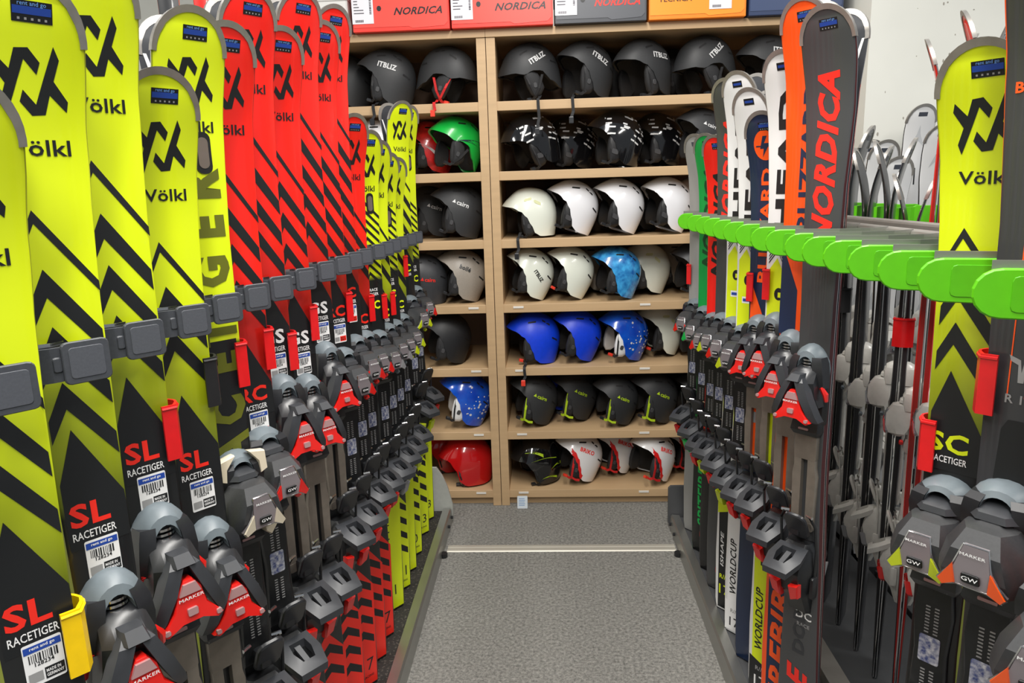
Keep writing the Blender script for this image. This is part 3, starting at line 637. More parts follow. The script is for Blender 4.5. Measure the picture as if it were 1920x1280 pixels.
OV = {  # settled pose: yaw, size, depth and side shift, so that neighbours clear each other
    'gloss red helmet beside the upright on the bottom left shelf': (12.0, 0.974, 0, -0.008),
    'gloss black helmet with lime swooshes on the bottom shelf': (26.0, 0.926, 0, 0.025),
    'gloss red helmet partly hidden by the other red helmet': (20.0, 0.936, 0.16, 0),
    'white helmet with red rim and red lettering, first on the bottom shelf': (16.0, 0.926, 0, 0),
    'white helmet with red rim and red lettering, second on the bottom shelf': (24.0, 0.926, 0.09, 0.015),
    'white helmet with red rim and red lettering, third on the bottom shelf': (32.0, 0.926, -0.02, 0.025),
    'white helmet with red rim and red lettering, fourth on the bottom shelf': (40.0, 0.926, 0.12, 0),
    'black helmet with lime lettering and lime strap, first from the upright': (14.0, 0.936, 0, 0.025),
    'starry blue helmet with white ear cover in the left unit': (13.0, 0.993, 0, 0),
    'black helmet with lime lettering and lime strap, second from the upright': (14.0, 0.936, 0.06, 0.025),
    'black helmet with lime lettering and lime strap, third from the upright': (14.0, 0.88, -0.02, 0.025),
    'black helmet with lime lettering and lime strap, fourth from the upright': (14.0, 0.936, 0, 0.008),
    'black helmet with lime lettering and lime strap, fifth from the upright': (14.0, 0.936, 0, 0.025),
    'plain royal blue helmet nearest the upright': (9.0, 0.955, 0, 0.015),
    'black helmet alone on the half empty left shelf': (22.0, 0.955, 0, 0),
    'plain royal blue helmet next to the starry blue one': (13.0, 0.926, 0, 0),
    'blue helmet with white star dots and white ear cover in the right unit': (14.0, 0.936, 0, 0.025),
    'white helmet with stencil vents right of the starry blue helmet': (19.0, 0.945, 0.09, 0.025),
    'navy helmet half behind the ski bindings at the end of the royal blue row': (19.0, 0.859, -0.02, 0.025),
    'beige grey helmet with dark lettering': (12.0, 0.926, 0, -0.015),
    'white helmet with slanted black lettering, beside the upright on the blue marbled row': (12.0, 0.898, 0, 0),
    'graphite helmet with red lettering behind the ski bindings': (22.0, 0.955, -0.02, -0.025),
    'white helmet immediately left of the marbled blue helmet': (12.0, 0.908, 0, 0),
    'blue helmet with cloudy marbled pattern': (14.0, 0.917, -0.02, 0.03),
    'white helmet with stencil vents immediately right of the marbled blue helmet': (11.0, 0.934, 0.12, 0),
    'graphite helmet beside the green ski, on the marbled blue row': (11.0, 0.955, 0, 0),
    'black helmet with white lettering, touching the upright on the left': (12.0, 0.97, 0, -0.008),
    'ivory helmet with pale green stencil vents, leftmost of the white helmet row': (10.0, 0.917, 0, 0.008),
    'black helmet with white lettering, partly hidden by the yellow ski': (13.0, 0.955, 0.16, 0),
    'gloss white helmet with black ear pads, second in the all white row': (13.0, 0.945, 0, 0),
    'gloss white helmet with black ear pads, third in the all white row': (13.0, 0.945, 0, 0.008),
    'gloss white helmet with black ear pads, fourth in the all white row': (13.0, 0.945, 0, 0.025),
    'gloss white helmet with black ear pads, fifth in the all white row': (29.0, 0.945, 0.12, 0.008),
    'bright green helmet with dark side band': (33.0, 0.955, 0, -0.015),
    'gloss black helmet with white dash marks, first from the upright on its shelf': (30.0, 0.974, 0, 0.025),
    'red, black and white patterned helmet beside the green helmet': (12.0, 0.955, 0.16, 0),
    'gloss black helmet with white dash marks, second from the upright on its shelf': (14.0, 0.974, 0.16, 0),
    'white helmet seen behind the tips of the yellow skis': (11.0, 0.955, 0, 0),
    'gloss black helmet with white dash marks, third from the upright on its shelf': (14.0, 0.974, 0, 0),
    'gloss black helmet with white dash marks, fourth from the upright on its shelf': (14.0, 0.974, 0.12, 0.008),
    'matte black helmet with white lettering right of the dashed black helmets': (11.0, 0.926, -0.02, 0),
    'matte black helmet with red chin straps facing the upright': (14.0, 0.973, 0, 0),
    'matte black helmet with white lettering, tipped forward, leftmost on the top right shelf': (18.0, 0.982, 0, 0),
    'matte black helmet with white lettering, tallest, second on the top right shelf': (26.0, 0.991, 0, 0.025),
    'matte black helmet with white lettering beside the red-strapped helmet': (6.0, 0.987, 0, -0.008),
    'matte black helmet cut off by the red skis, left end of top shelf': (16.0, 0.973, 0.09, -0.008),
    'matte black helmet with white lettering, third from the left on the top right shelf': (34.0, 1.012, 0, 0.008),
    'matte black helmet with white lettering, tipped forward, just left of the tall white ski tip': (18.0, 0.982, 0, 0.008),
    'matte black helmet with white lettering, half hidden behind the tall white ski tip': (10.0, 1.012, 0, 0.008),
    'white helmet deep behind the first red rimmed helmets': (11.0, 0.936, 0.04, 0),
    'white helmet deep behind the last red rimmed helmets': (11.0, 0.796, 0.06, -0.015),
    'blue helmet hidden deep behind the first lime lettered helmets': (11.0, 0.936, 0, 0),
    'matte black helmet deep behind the front row, leftmost of the hidden ones on its shelf': (28.0, 0.771, 0.04, 0.025),
    'matte black helmet deep behind the front row, rightmost of the hidden ones on its shelf': (12.0, 0.907, 0, 0),
    'navy helmet deep behind the front row, leftmost of the hidden ones on its shelf': (12.0, 0.907, 0, 0),
    'navy helmet deep behind the front row, rightmost of the hidden ones on its shelf': (12.0, 0.907, 0, 0.025),
    'beige grey helmet deep between the graphite and the lettered grey helmet': (11.0, 0.936, 0, 0),
    'pale grey helmet behind the marbled blue helmet': (11.0, 0.936, 0, 0),
    'pale grey helmet behind the stencilled white helmet, deep on the shelf': (11.0, 0.936, 0.04, 0.015),
    'graphite helmet deep behind the front row, leftmost of the hidden ones on its shelf': (12.0, 0.907, 0, 0),
    'graphite helmet deep behind the front row, rightmost of the hidden ones on its shelf': (12.0, 0.907, 0, 0),
    'matte black helmet standing behind the tall black helmet on the top shelf': (11.0, 0.936, 0, 0),
    'matte black helmet deep on the top shelf behind the third and fourth ones': (11.0, 0.936, 0, 0),
}
def shell_mesh(kind, m):
    k = ('s', kind, m.name)
    if k in HM: return HM[k]
    b = B(); N, T = 48, 13; rings = []
    for j in range(T):
        r = []
        for i in range(N):
            th = 2*math.pi*i/N; ze = zedge(th, kind); a = (j+.35)/(T-.65)*math.pi/2; z = HC+(ze-HC)*(1-math.cos(a)) if j < T-1 else ze
            x, y, z = hp(th, min(z, HC*.997)); d = abs(math.degrees(math.atan2(math.sin(th), math.cos(th))))
            if d < 60: br = .016*(1-d/60)*max(0, 1-(z-ze)/.05); x += br    # small brim
            r.append((x, y, z))
        rings.append(r)
    inner = [[(x*.93, y*.93, z+.002) for x, y, z in rings[-1]]]
    vs = rings+inner; loft(b, vs, 0, cap=False); o = len(b.v); b.v.append((0, 0, HC)); b.f += [[o, (i+1) % N, i] for i in range(N)]; b.m += [0]*N
    HM[k] = b.mesh('shell', [m], smooth=50); return HM[k]
def liner_mesh(kind):
    k = ('l', kind)
    if k in HM: return HM[k]
    b = B(); N, T = 32, 8; rings = []
    for j in range(T):
        a = (j+.4)/(T-.6); rings.append([(lambda p: (p[0]*.90, p[1]*.90, p[2]*.93))(hp(2*math.pi*i/N, HC*.99+(zedge(2*math.pi*i/N, kind)+.004-HC*.99)*(1-math.cos(a*math.pi/2)))) for i in range(N)])
    floor_ = [[(x*.72, y*.72, z+.02) for x, y, z in rings[-1]], [(x*.5, y*.5, .07) for x, y, z in rings[-1]]]
    loft(b, rings+floor_, 0, cap=True); HM[k] = b.mesh('liner', [mat('liner_fabric', (22, 22, 24), .8, noise=.2, scale=300)], smooth=50); return HM[k]
def on_side(b, v, f, s=1, off=.0012, mi=0):
    b.add([(x, s*(side_y(x, z)+off), z) for x, z in v], [q if s < 0 else q for q in f], mi)
def disc(b, cx, cz, rx, rz, y0, th, n=20, s=1, pts=None):
    P0 = pts or [(cx+rx*math.cos(2*math.pi*i/n), cz+rz*math.sin(2*math.pi*i/n)) for i in range(n)]; mx = sum(p[0] for p in P0)/len(P0); mz = sum(p[1] for p in P0)/len(P0)
    rg = []
    for t, k in ((0, .9), (.35, 1), (.75, .95), (1, .7)): rg.append([(mx+(x-mx)*k, s*(min(side_y(x, z), y0+.03)*.0+y0+th*t), mz+(z-mz)*k) for x, z in P0])
    loft(b, rg)
def helmet(label, px, row, shell, kind='alpine', yaw=25, pitch=-14, sc_=1.0, logo=None, lc=None, ear=None, trim=None, strap=None, buckle=None, marks=None, vents=True, Y=3.195, flip=False, group='ski helmets on the shelves', lh=.016, lpos=(.0, .055), lrot=0, hang=None):
    p = atY(px, 640, Y); x = p.x
    r0 = SH[row]
    sc_ *= .955
    yaw, sc_, dy_, dx_ = OV.get(label, (yaw, sc_, 0, 0))
    # centre column: use the pixel column at the shelf's own height
    q = min(range(0, 1281, 4), key=lambda yy: abs(atY(px, yy, Y).z-(r0+.1))); x = atY(px, q, Y).x+dx_; Y += dy_
    root = link('helmet', None); tag(root, label, 'helmet', group)
    ya = 180+yaw if not flip else -yaw
    rot = Matrix.Rotation(math.radians(ya), 3, 'Z') @ Matrix.Rotation(math.radians(pitch), 3, 'Y')
    parts = [link('shell', shell_mesh(kind, shell), root), link('liner', liner_mesh(kind), root)]
    vis = 1 if not flip else -1
    em = ear or mat('ear_pad_fabric', (34, 34, 36), .7, noise=.2, scale=250)
    if kind != 'full':
        ek = ('e', kind, em.name)
        if ek not in HM:
            bb = B(); pts = [(x+(.030 if kind == 'alpine' else 0), z) for x, z in [(.050, .030), (.022, .028), (-.006, .010), (-.020, -.02), (-.026, -.052), (-.006, -.078), (.018, -.086), (.036, -.070), (.048, -.036), (.054, .004)]]; yy = .058 if kind == 'alpine' else .070
            disc(bb, 0, 0, 0, 0, yy, .026, pts=pts); HM[ek] = bb.mesh('ear_pad', [em], smooth=60)
            bb = B(); disc(bb, 0, 0, 0, 0, -yy, -.026, pts=pts); HM[ek+(1,)] = bb.mesh('ear_pad', [em], smooth=60)
        e1 = link('ear_pad', HM[ek], root); e2 = link('ear_pad', HM[ek+(1,)], root); parts += [e1]
        pk = ('ep', em.name, kind); bx_, by_ = (.040, .082) if kind == 'alpine' else (.016, .094)
        if pk not in HM:
            bb = B(); rg = rrect(.030 if 'light' in em.name else .016, .021, .006, 3, bx_, -.036)
            prism(bb, rg, lambda x, y, t: (x, t, y), by_, by_+.0045, .001); HM[pk] = bb.mesh('ear_badge', [mat('ear_badge', (186, 184, 172) if 'light' in em.name else (64, 64, 66), .5)])
            bb = B(); prism(bb, rg, lambda x, y, t: (x, t, y), -by_, -by_-.0045, .001); HM[pk+(1,)] = bb.mesh('ear_badge', HM[pk].materials[:])
        link('ear_badge', HM[pk], e1); link('ear_badge', HM[pk+(1,)], e2)
    if trim:
        for s in (1, -1):
            bb = B(); rg = []
            for i in range(17):
                th = math.radians(40+64*i/16); ze = zedge(th, kind); a = hp(th, ze); c = hp(th, ze+.020)
                rg.append([(a[0]*1.008, s*a[1]*1.008, ze-.002), (c[0]*1.012, s*c[1]*1.012, ze+.020), (a[0]*.97, s*a[1]*.97, ze)])
            loft(bb, rg); link('edge_trim', bb.mesh('edge_trim', [trim]), root)
    # chin strap with buckle
    sm = strap or mat('strap_web', (30, 30, 32), .7, noise=.2, scale=300)
    bb = B(); 
    def band(pts, wv):
        rg = []
        for p_ in pts: p_ = Vector(p_); rg.append([p_+Vector(wv)*-1, p_+Vector(wv), p_+Vector(wv)+Vector((0, .003*vis, 0)), p_-Vector(wv)+Vector((0, .003*vis, 0))])
        loft(bb, rg)
    q0 = .030 if kind == 'alpine' else 0; dy = .012 if kind == 'alpine' else 0
    lw = .0055 if strap else .004
    band([(.050+q0, vis*(.082-dy*1.5), .028), (.040+q0, vis*(.099-dy*1.2), -.03), (.022+q0, vis*(.090-dy), -.078)], (lw, 0, .001))
    if kind == 'ear' and strap: band([(.022, vis*.090, -.078), (-.002, vis*.094, -.082), (-.020, vis*.096, -.076)], (.002, 0, .005))
    if kind == 'open': band([(-.018, vis*.104, .0), (.004, vis*.100, -.05), (.022, vis*.092, -.075)], (.005, 0, .001))
    band([(.020+q0, vis*(.093-dy), -.074), (.028+q0, vis*.078, -.087), (.040+q0, vis*.062, -.087)], (.003, 0, .005))
    st = link('chin_strap', bb.mesh('chin_strap', [sm]), root)
    bb = B(); box(bb, .034+q0, .054+q0, vis*.056, vis*.072, -.092, -.079, .002); link('buckle', bb.mesh('buckle', [buckle or black2]), st)
    if vents:
        vk = ('v', vents, kind)
        if vk not in HM:
            HM[vk] = []; vm_ = mat('vent_shadow', (18, 18, 20), .6) if vents != 'text' else mat('lime_stencil', (206, 208, 160), .5)
            if vents == 'text':
                sl = [(.03, .085, .034, .012), (-.015, .075, .034, .014)]
            else: sl = [(.035, .100, .036, .007), (-.03, .110, .04, .007), (-.085, .045, .030, .007)]
            for s in (1, -1):
                for cx, cz, w_, h in sl:
                    po = rrect(w_, h, h*.45, 2, 0, 0); sl_ = -.35 if cx > 0 else .35
                    po = [(cx+x, cz+y+x*sl_) for x, y in po]; bb = B(); on_side(bb, po, polyfaces(po), s, .0012); HM[vk].append(bb.mesh('vent', [vm_]))
        for q_ in HM[vk]: link('vent', q_, root)
    if logo:
        bb = B(); v, f, wd = text2d(logo, .03 if logo != 'cairn' else .02); c, n = math.cos(lrot), math.sin(lrot)
        sx = 1 if len(logo) < 6 else .9; mx = -1 if not flip else 1
        pts = [(lpos[0]+mx*(c*x*lh*sx-n*y*lh), lpos[1]+n*x*lh*sx+c*y*lh) for x, y in v]; on_side(bb, pts, f, vis, .0016)
        if logo == 'cairn':
            t = [(lpos[0]-mx*(wd*lh/2+.012)+mx*q_[0], lpos[1]+q_[1]) for q_ in ((-.008, -.006), (.008, -.006), (.001, .009))]; on_side(bb, t, [[0, 1, 2]], vis, .0016)
        link('lettering', bb.mesh('lettering', [lc or white]), root)
    if marks:
        bb = B(); random.seed(11); mm = marks[1]
        if marks[0] == 'dash':
            for s in (1, -1):
                for k in range(26):
                    cx = -.10+.2*random.random(); cz = .02+.10*random.random()
                    if hs(cz) < .35 or abs(cx) > HA*hs(cz)*.93: continue
                    w_ = .012+.018*random.random(); po = rrect(w_, .007, .001, 1); po = [(cx+x, cz+y-x*(cx*4.5)) for x, y in po]; on_side(bb, po, polyfaces(po), s, .0012)
        elif marks[0] == 'dots':
            for s in (1, -1):
                for k in range(34):
                    cx = -.115+.12*random.random(); cz = -.04+.13*random.random(); r_ = .002+.004*random.random()
                    if abs(cx) > HA*hs(cz)*.93: continue
                    po = [(cx+r_*math.cos(t), cz+r_*math.sin(t)) for t in (.5, 1.55, 2.6, 3.64, 4.7, 5.75)]; on_side(bb, po, polyfaces(po), s, .0012)
        elif marks[0] == 'swoosh':
            for s in (1, -1):
                for cx, cz, l, h, t_ in marks[2]:
                    po = []
                    n_ = 8
                    for i in range(n_+1): q = i/n_; po.append((cx+l*(q-.5), cz+t_*(q-.5)+.012*math.sin(q*3.1)+h*(1-q)*.5))
                    for i in range(n_, -1, -1): q = i/n_; po.append((cx+l*(q-.5), cz+t_*(q-.5)+.012*math.sin(q*3.1)-h*(1-q)*.5))
                    bb = B(); on_side(bb, po, polyfaces(po), s, .0012); link('swoosh', bb.mesh('swoosh', [mm]), root)
        if marks[0] != 'swoosh': link('pattern', bb.mesh('pattern', [mm]), root)['kind'] = 'stuff'
    zmin = 9
    for o in root.children_recursive:
        for v in o.data.vertices: zmin = min(zmin, (rot @ v.co).z)
    root.rotation_euler = rot.to_euler(); root.scale = (sc_,)*3
    root.location = (x, Y, r0+.001-zmin*sc_)
    if hang:                                   # loose strap end lying on the board and hanging over its edge
        bb = B(); hx, hl = hang; X0 = x+hx; z1 = r0+.0045; rg = []
        pts = [(X0+.01, 3.13, z1+.02), (X0+.004, 3.10, z1+.004), (X0, 3.069, z1), (X0, 3.060, z1-.010), (X0+.003, 3.062, z1-.03-hl*.5), (X0-.006, 3.058, z1-.03-hl)]
        for px_, py_, pz_ in pts: rg.append([(px_-.006, py_, pz_), (px_+.006, py_, pz_), (px_+.006, py_-.003, pz_+.0015), (px_-.006, py_-.003, pz_+.0015)])
        loft(bb, rg); mi_ = Matrix.LocRotScale(root.location, rot, Vector((sc_,)*3)).inverted()
        o = link('hanging_strap', bb.mesh('hanging_strap', [sm]), root); o.matrix_parent_inverse = mi_
        bb = B(); q = pts[-1]; box(bb, q[0]-.009, q[0]+.009, q[1]-.009, q[1]+.003, q[2]-.022, q[2]+.004, .002); c_ = link('strap_clip', bb.mesh('strap_clip', [buckle or black2]), o)
    return root
mb = mat('matte_black_shell', (42, 43, 45), .55, noise=.08, scale=200); gb = mat('gloss_black_shell', (18, 18, 20), .12, coat=.8)
wh = mat('gloss_white_shell', (232, 232, 236), .18, coat=.6); iv = mat('ivory_shell', (226, 230, 218), .25, coat=.4)
bl = mat('blue_shell', (14, 62, 214), .4, noise=.06); bl2 = mat('gloss_blue_shell', (18, 92, 206), .18, coat=.6, c2=(14, 60, 170), scale=18)
mrb = mat('marbled_blue_shell', (24, 104, 190), .22, coat=.6, noise=.3, scale=34, c2=(70, 170, 230)); gr_ = mat('green_shell', (10, 170, 62), .3, coat=.3)
gy = mat('beige_grey_shell', (150, 142, 132), .4, noise=.05, scale=150); rd = mat('red_shell', (186, 16, 20), .16, coat=.7); dk = mat('graphite_shell', (54, 55, 58), .45, noise=.08)
rwb = mat('patterned_red_shell', (200, 28, 26), .25, coat=.5, noise=.9, scale=16); nv = mat('navy_shell', (24, 32, 50), .3, coat=.4); wr = mat('white_red_shell', (232, 230, 230), .2, coat=.5)
light_ear = mat('ear_pad_light_badge', (26, 26, 28), .5, noise=.2, scale=250); white_ear = mat('white_ear_cover', (226, 226, 226), .4); lime = mat('lime_print', (176, 206, 36), .4); red_web = mat('red_web', (200, 30, 32), .6, noise=.1, scale=300)
rt = mat('red_trim', (214, 30, 30), .35); red_b = mat('red_buckle', (226, 60, 40), .4); ltgrey = mat('light_print', (210, 210, 210), .5)
RW1 = [(995, 'tipped forward, leftmost on the top right shelf', 10, .85, -.35), (1082, 'tallest, second on the top right shelf', -16, 1.0, .3), (1200, 'third from the left on the top right shelf', -4, .0, .0), (1318, 'tipped forward, just left of the tall white ski tip', 12, -.6, -.5), (1432, 'half hidden behind the tall white ski tip', -8, 0, 0)]
for px, t, pt, _, lr in RW1:
    helmet('matte black helmet with white lettering, '+t, px, 0, mb, 'ear' if pt < 0 else 'open', 10, pt, 1.06 if px != 1082 else 1.14, 'ITBLIZ', ltgrey, lh=.022, lpos=(-.015, .07), lrot=-lr, hang={995: (.03, .09), 1082: (-.05, .05)}.get(px))
for px, t in [(985, 'first'), (1068, 'second'), (1150, 'third'), (1232, 'fourth')]:
    helmet('gloss black helmet with white dash marks, %s from the upright on its shelf' % t, px, 1, gb, 'ear', 14, -16 if px > 1000 else 10, 1.02, ear=light_ear, marks=('dash', ltgrey), vents=False)
helmet('matte black helmet with white lettering right of the dashed black helmets', 1308, 1, mb, 'ear', 11, -24, 1.0, 'cairn', ltgrey, lpos=(.0, .06))
helmet('ivory helmet with pale green stencil vents, leftmost of the white helmet row', 990, 2, iv, 'ear', 10, -6, .96, vents='text', hang=(-.05, .035))
for px, t in [(1068, 'second'), (1150, 'third'), (1232, 'fourth'), (1306, 'fifth')]:
    helmet('gloss white helmet with black ear pads, %s in the all white row' % t, px, 2, wh, 'ear', 13, -26, 1.02, ear=light_ear)
helmet('white helmet with slanted black lettering, beside the upright on the blue marbled row', 988, 3, iv, 'ear', 12, -29, 1.0, 'ITBLIZ', ink, lh=.018, lpos=(-.03, .03), lrot=-.5)
helmet('white helmet immediately left of the marbled blue helmet', 1062, 3, iv, 'ear', 12, -31, .98, buckle=red_b)
helmet('blue helmet with cloudy marbled pattern', 1136, 3, mrb, 'ear', 14, -24, .96, buckle=black2)
helmet('white helmet with stencil vents immediately right of the marbled blue helmet', 1212, 3, iv, 'ear', 11, -22, 1.04, vents='text', buckle=red_b)
helmet('graphite helmet beside the green ski, on the marbled blue row', 1300, 3, dk, 'ear', 11, -22, 1.0)
helmet('plain royal blue helmet nearest the upright', 992, 4, bl, 'ear', 9, -14, 1.0, buckle=red_b, hang=(-.035, .03))
helmet('plain royal blue helmet next to the starry blue one', 1076, 4, bl, 'ear', 13, -26, 1.0)
helmet('blue helmet with white star dots and white ear cover in the right unit', 1153, 4, bl2, 'ear', 14, -22, .98, ear=white_ear, marks=('dots', ltgrey), buckle=red_b)
helmet('white helmet with stencil vents right of the starry blue helmet', 1226, 4, iv, 'ear', 11, -24, 1.02, vents='text', buckle=red_b)
helmet('navy helmet half behind the ski bindings at the end of the royal blue row', 1296, 4, nv, 'ear', 11, -17, .9)
for px, t in [(985, 'first'), (1060, 'second'), (1137, 'third'), (1216, 'fourth'), (1292, 'fifth')]:
    helmet('black helmet with lime lettering and lime strap, %s from the upright' % t, px, 5, mb, 'ear', 14, -26, .98, 'cairn', lime, lpos=(-.015, .05), strap=lime, lh=.017)
helmet('gloss black helmet with lime swooshes on the bottom shelf', 995, 6, gb, 'full', 10, -2, 1.0, marks=('swoosh', lime, [(.05, .07, .09, .016, .01), (-.07, .0, .07, .014, -.02), (-.03, -.055, .09, .012, .0), (.0, .04, .14, .004, -.01)]), vents=False)
for px, t in [(1080, 'first'), (1142, 'second'), (1207, 'third'), (1270, 'fourth')]:
    helmet('white helmet with red rim and red lettering, %s on the bottom shelf' % t, px, 6, wr, 'ear', 16, -26, .97, 'BRIKO', red_ink, trim=rt, strap=red_web, buckle=red_b, lpos=(.0, .07), lh=.02)
# left unit
helmet('matte black helmet cut off by the red skis, left end of top shelf', 640, 0, mb, 'ear', 8, -22, 1.05)
helmet('matte black helmet with white lettering beside the red-strapped helmet', 727, 0, mb, 'ear', 6, -17, 1.1, 'ITBLIZ', ltgrey, lh=.022, lpos=(.0, .065), hang=(-.03, .03))
helmet('matte black helmet with red chin straps facing the upright', 838, 0, mb, 'open', 14, 16, 1.05, flip=True, strap=red_web, buckle=red_b, hang=(-.04, .005))
helmet('white helmet seen behind the tips of the yellow skis', 705, 1, wh, 'ear', 11, -19, 1.0)
helmet('red, black and white patterned helmet beside the green helmet', 792, 1, rwb, 'ear', 12, -22, 1.0, marks=('swoosh', ltgrey, [(.0, .0, .12, .02, .03), (-.04, .07, .08, .014, -.03)]))
helmet('bright green helmet with dark side band', 858, 1, gr_, 'open', 25, -24, 1.0, marks=('swoosh', mat('dark_band', (30, 50, 60), .4), [(-.03, .03, .15, .03, -.03)]))
helmet('black helmet with white lettering, partly hidden by the yellow ski', 792, 2, mb, 'ear', 13, -19, 1.0, 'cairn', ltgrey, lpos=(-.02, .05), lh=.018)
helmet('black helmet with white lettering, touching the upright on the left', 858, 2, mb, 'ear', 12, -22, 1.08, 'cairn', ltgrey, lpos=(-.005, .055), lh=.019)
helmet('graphite helmet with red lettering behind the ski bindings', 800, 3, dk, 'full', 22, -8, 1.0, 'cairn', red_ink, lpos=(-.02, .03), lh=.017)
helmet('beige grey helmet with dark lettering', 868, 3, gy, 'ear', 12, -26, 1.0, 'boll\u00e9', ink, lpos=(.005, .06), lh=.02)
helmet('black helmet alone on the half empty left shelf', 832, 4, mat('soft_black_shell', (26, 27, 30), .5, noise=.1), 'ear', 22, -22, 1.0)
helmet('starry blue helmet with white ear cover in the left unit', 868, 5, bl2, 'ear', 13, -26, 1.04, ear=white_ear, marks=('dots', ltgrey))
helmet('gloss red helmet partly hidden by the other red helmet', 824, 6, rd, 'full', 20, -4, .98, vents=False)
helmet('gloss red helmet beside the upright on the bottom left shelf', 878, 6, rd, 'full', 12, -4, 1.02, vents=False)
# second row of helmets, deeper on the boards
for row, xs, m_, w_ in [(2, (1040, 1190), dk, 'graphite'), (4, (1040, 1115), nv, 'navy'), (5, (1100, 1250), mb, 'matte black')]:  # dark helmets added so the shelf interior reads as shaded
    for k, px in enumerate(xs): helmet('%s helmet deep behind the front row, %s of the hidden ones on its shelf' % (w_, ('leftmost', 'middle' if len(xs) > 2 else 'rightmost', 'rightmost')[k]), px, row, m_, 'ear', 12, -16, .95, Y=3.43, vents=False)
for px, row, m_, t in [(1130, 0, mb, 'matte black helmet standing behind the tall black helmet on the top shelf'), (1258, 0, mb, 'matte black helmet deep on the top shelf behind the third and fourth ones'),
                       (1100, 3, gy, 'pale grey helmet behind the marbled blue helmet'), (1250, 3, gy, 'pale grey helmet behind the stencilled white helmet, deep on the shelf'),
                       (1030, 5, bl, 'blue helmet hidden deep behind the first lime lettered helmets'),
                       (1110, 6, iv, 'white helmet deep behind the first red rimmed helmets'), (1235, 6, iv, 'white helmet deep behind the last red rimmed helmets'), (835, 3, gy, 'beige grey helmet deep between the graphite and the lettered grey helmet')]:
    helmet(t, px, row, m_, 'ear', 11, -22, .98, Y=3.425)
# paper tag on the floor by the plinth
b = B(); prism(b, rrect(.046, .052, .003, 2, 0, .026), lambda x, y, t: (x, y*.35+t, y), 0, .0012); t_ = link('paper_tag', b.mesh('paper_tag', [mat('tag_paper', (200, 208, 214), .5)]), None, (-.137, 3.035, .001)); tag(t_, 'small pale paper tag leaning against the bottom of the shelf unit', 'tag')
b = B()
for k in range(5): prism(b, [(-.016, .012+k*.007), (.010+.004*(k % 2), .012+k*.007), (.010, .0145+k*.007), (-.016, .0145+k*.007)], lambda x, y, t: (x, y*.35+t-.0006, y), 0, .0006)
link('tag_print', b.mesh('tag_print', [mat('tag_ink', (120, 150, 190), .6)]), t_)
# ------------------------------------------------------------------ ski racks
rubber = mat('speckled_rubber_mat', (40, 37, 34), .85, noise=.3, scale=120, bump=.6, c2=(92, 86, 78))
rc_ = [n for n in rubber.node_tree.nodes if n.type == 'VALTORGB'][0]; rc_.color_ramp.elements[0].position = .55; rc_.color_ramp.elements[1].position = .74
dsheet = mat('dark_grey_sheet', (74, 75, 77), .5, noise=.06, scale=20); lsheet = mat('light_grey_sheet', (172, 174, 168), .45, .2, noise=.04)
frame = mat('grey_frame_metal', (150, 146, 140), .4, .4, noise=.06, scale=20)
LY = [.530, .645, .760, .876, 1.002, 1.112, 1.230, 1.345, 1.485, 1.630, 1.765, 1.880, 1.990, 2.15, 2.27, 2.39, 2.512, 2.68, 2.81]
LROT, RROT, LX, RX = 52, -50, -.535, .555
def rack(side):
    s = -1 if side == 'left' else 1
    root = link('ski_rack', None, None, (0, 0, 0))
    tag(root, 'steel ski rack with dark grey clips on the left of the aisle' if s < 0 else 'steel ski rack with bright green clips on the right of the aisle', 'ski rack', 'ski racks either side of the aisle')
    e = .437 if s < 0 else .484; y0, y1 = -.3, 2.92 if s < 0 else 2.84
    def part(n, m, f, **k): b = B(); f(b); return link(n, b.mesh(n, [m]), root)
    # folded edge profile along the floor
    part('edge_rail', steel, lambda b: prism(b, [(e, .0), (e+.004, .055), (e+.010, .061), (e+.040, .058), (e+.040, .0)], lambda x, y, t: (s*x, t, y), y0, y1-.005, 0))
    part('platform', rubber if s < 0 else dsheet, lambda b: box(b, *sorted((s*(e+.040), s*.72)), y0, y1-.01, .0, .050))
    if s > 0: part('rear_platform', dsheet, lambda b: box(b, *sorted((s*.80, s*1.12)), y0, y1-.01, .0, .040))
    part('edge_rail', frame, lambda b: prism(b, [(.735, .0), (.735, .075), (.79, .075), (.79, 0)], lambda x, y, t: (s*x, t, y), y0, y1-.01, .002))
    # end plates
    pl = [(e-.003, .0), (e-.003, .075), (e+.016, .155), (e+.035, .205), (e+.06, .245), (.72, .255), (.72, 0)] if s < 0 else [(e-.006, .02), (e-.006, .175), (e+.004, .185), (1.12, .185), (1.12, .02)]
    part('end_plate', lsheet if s < 0 else dsheet, lambda b: prism(b, pl, lambda x, y, t: (s*x, t, y), y1, y1+.012, .001))
    for k, yy in enumerate((y1-.03, y1-.12)): part('bolt', black2, lambda b: prism(b, [(yy+.007*math.cos(i), .03+.007*math.sin(i)) for i in (0, .8, 1.6, 2.4, 3.2, 4, 4.8, 5.5)], lambda x, y, t: (s*t, x, y), e-.006, e+.002))
    part('foot', black, lambda b: prism(b, [(.016*math.cos(i*.785), .016*math.sin(i*.785)) for i in range(8)], lambda x, y, t: (s*(e-.004)+x, 2.60+y, t), .0, .016))
    zr = 1.235 if s < 0 else 1.285
    for xr in ((.66,) if s < 0 else (.675, .80)):
        part('clip_rail', frame, lambda b: prism(b, rrect(.03, .045, .006, 2, xr, zr), lambda x, y, t: (s*x, t, y), y0, y1, .001))
    for yy in ((.02, y1-.05)): 
        part('upright', frame, lambda b: box(b, *sorted((s*.70, s*.76)), yy-.03, yy+.03, .0, 1.33, .002))
        part('cross_arm', frame, lambda b: box(b, *sorted((s*.655, s*.815)), yy-.014, yy+.014, zr-.06, zr-.024, .002))
    return root, zr
rackL, ZL = rack('left'); rackR, ZR = rack('right')
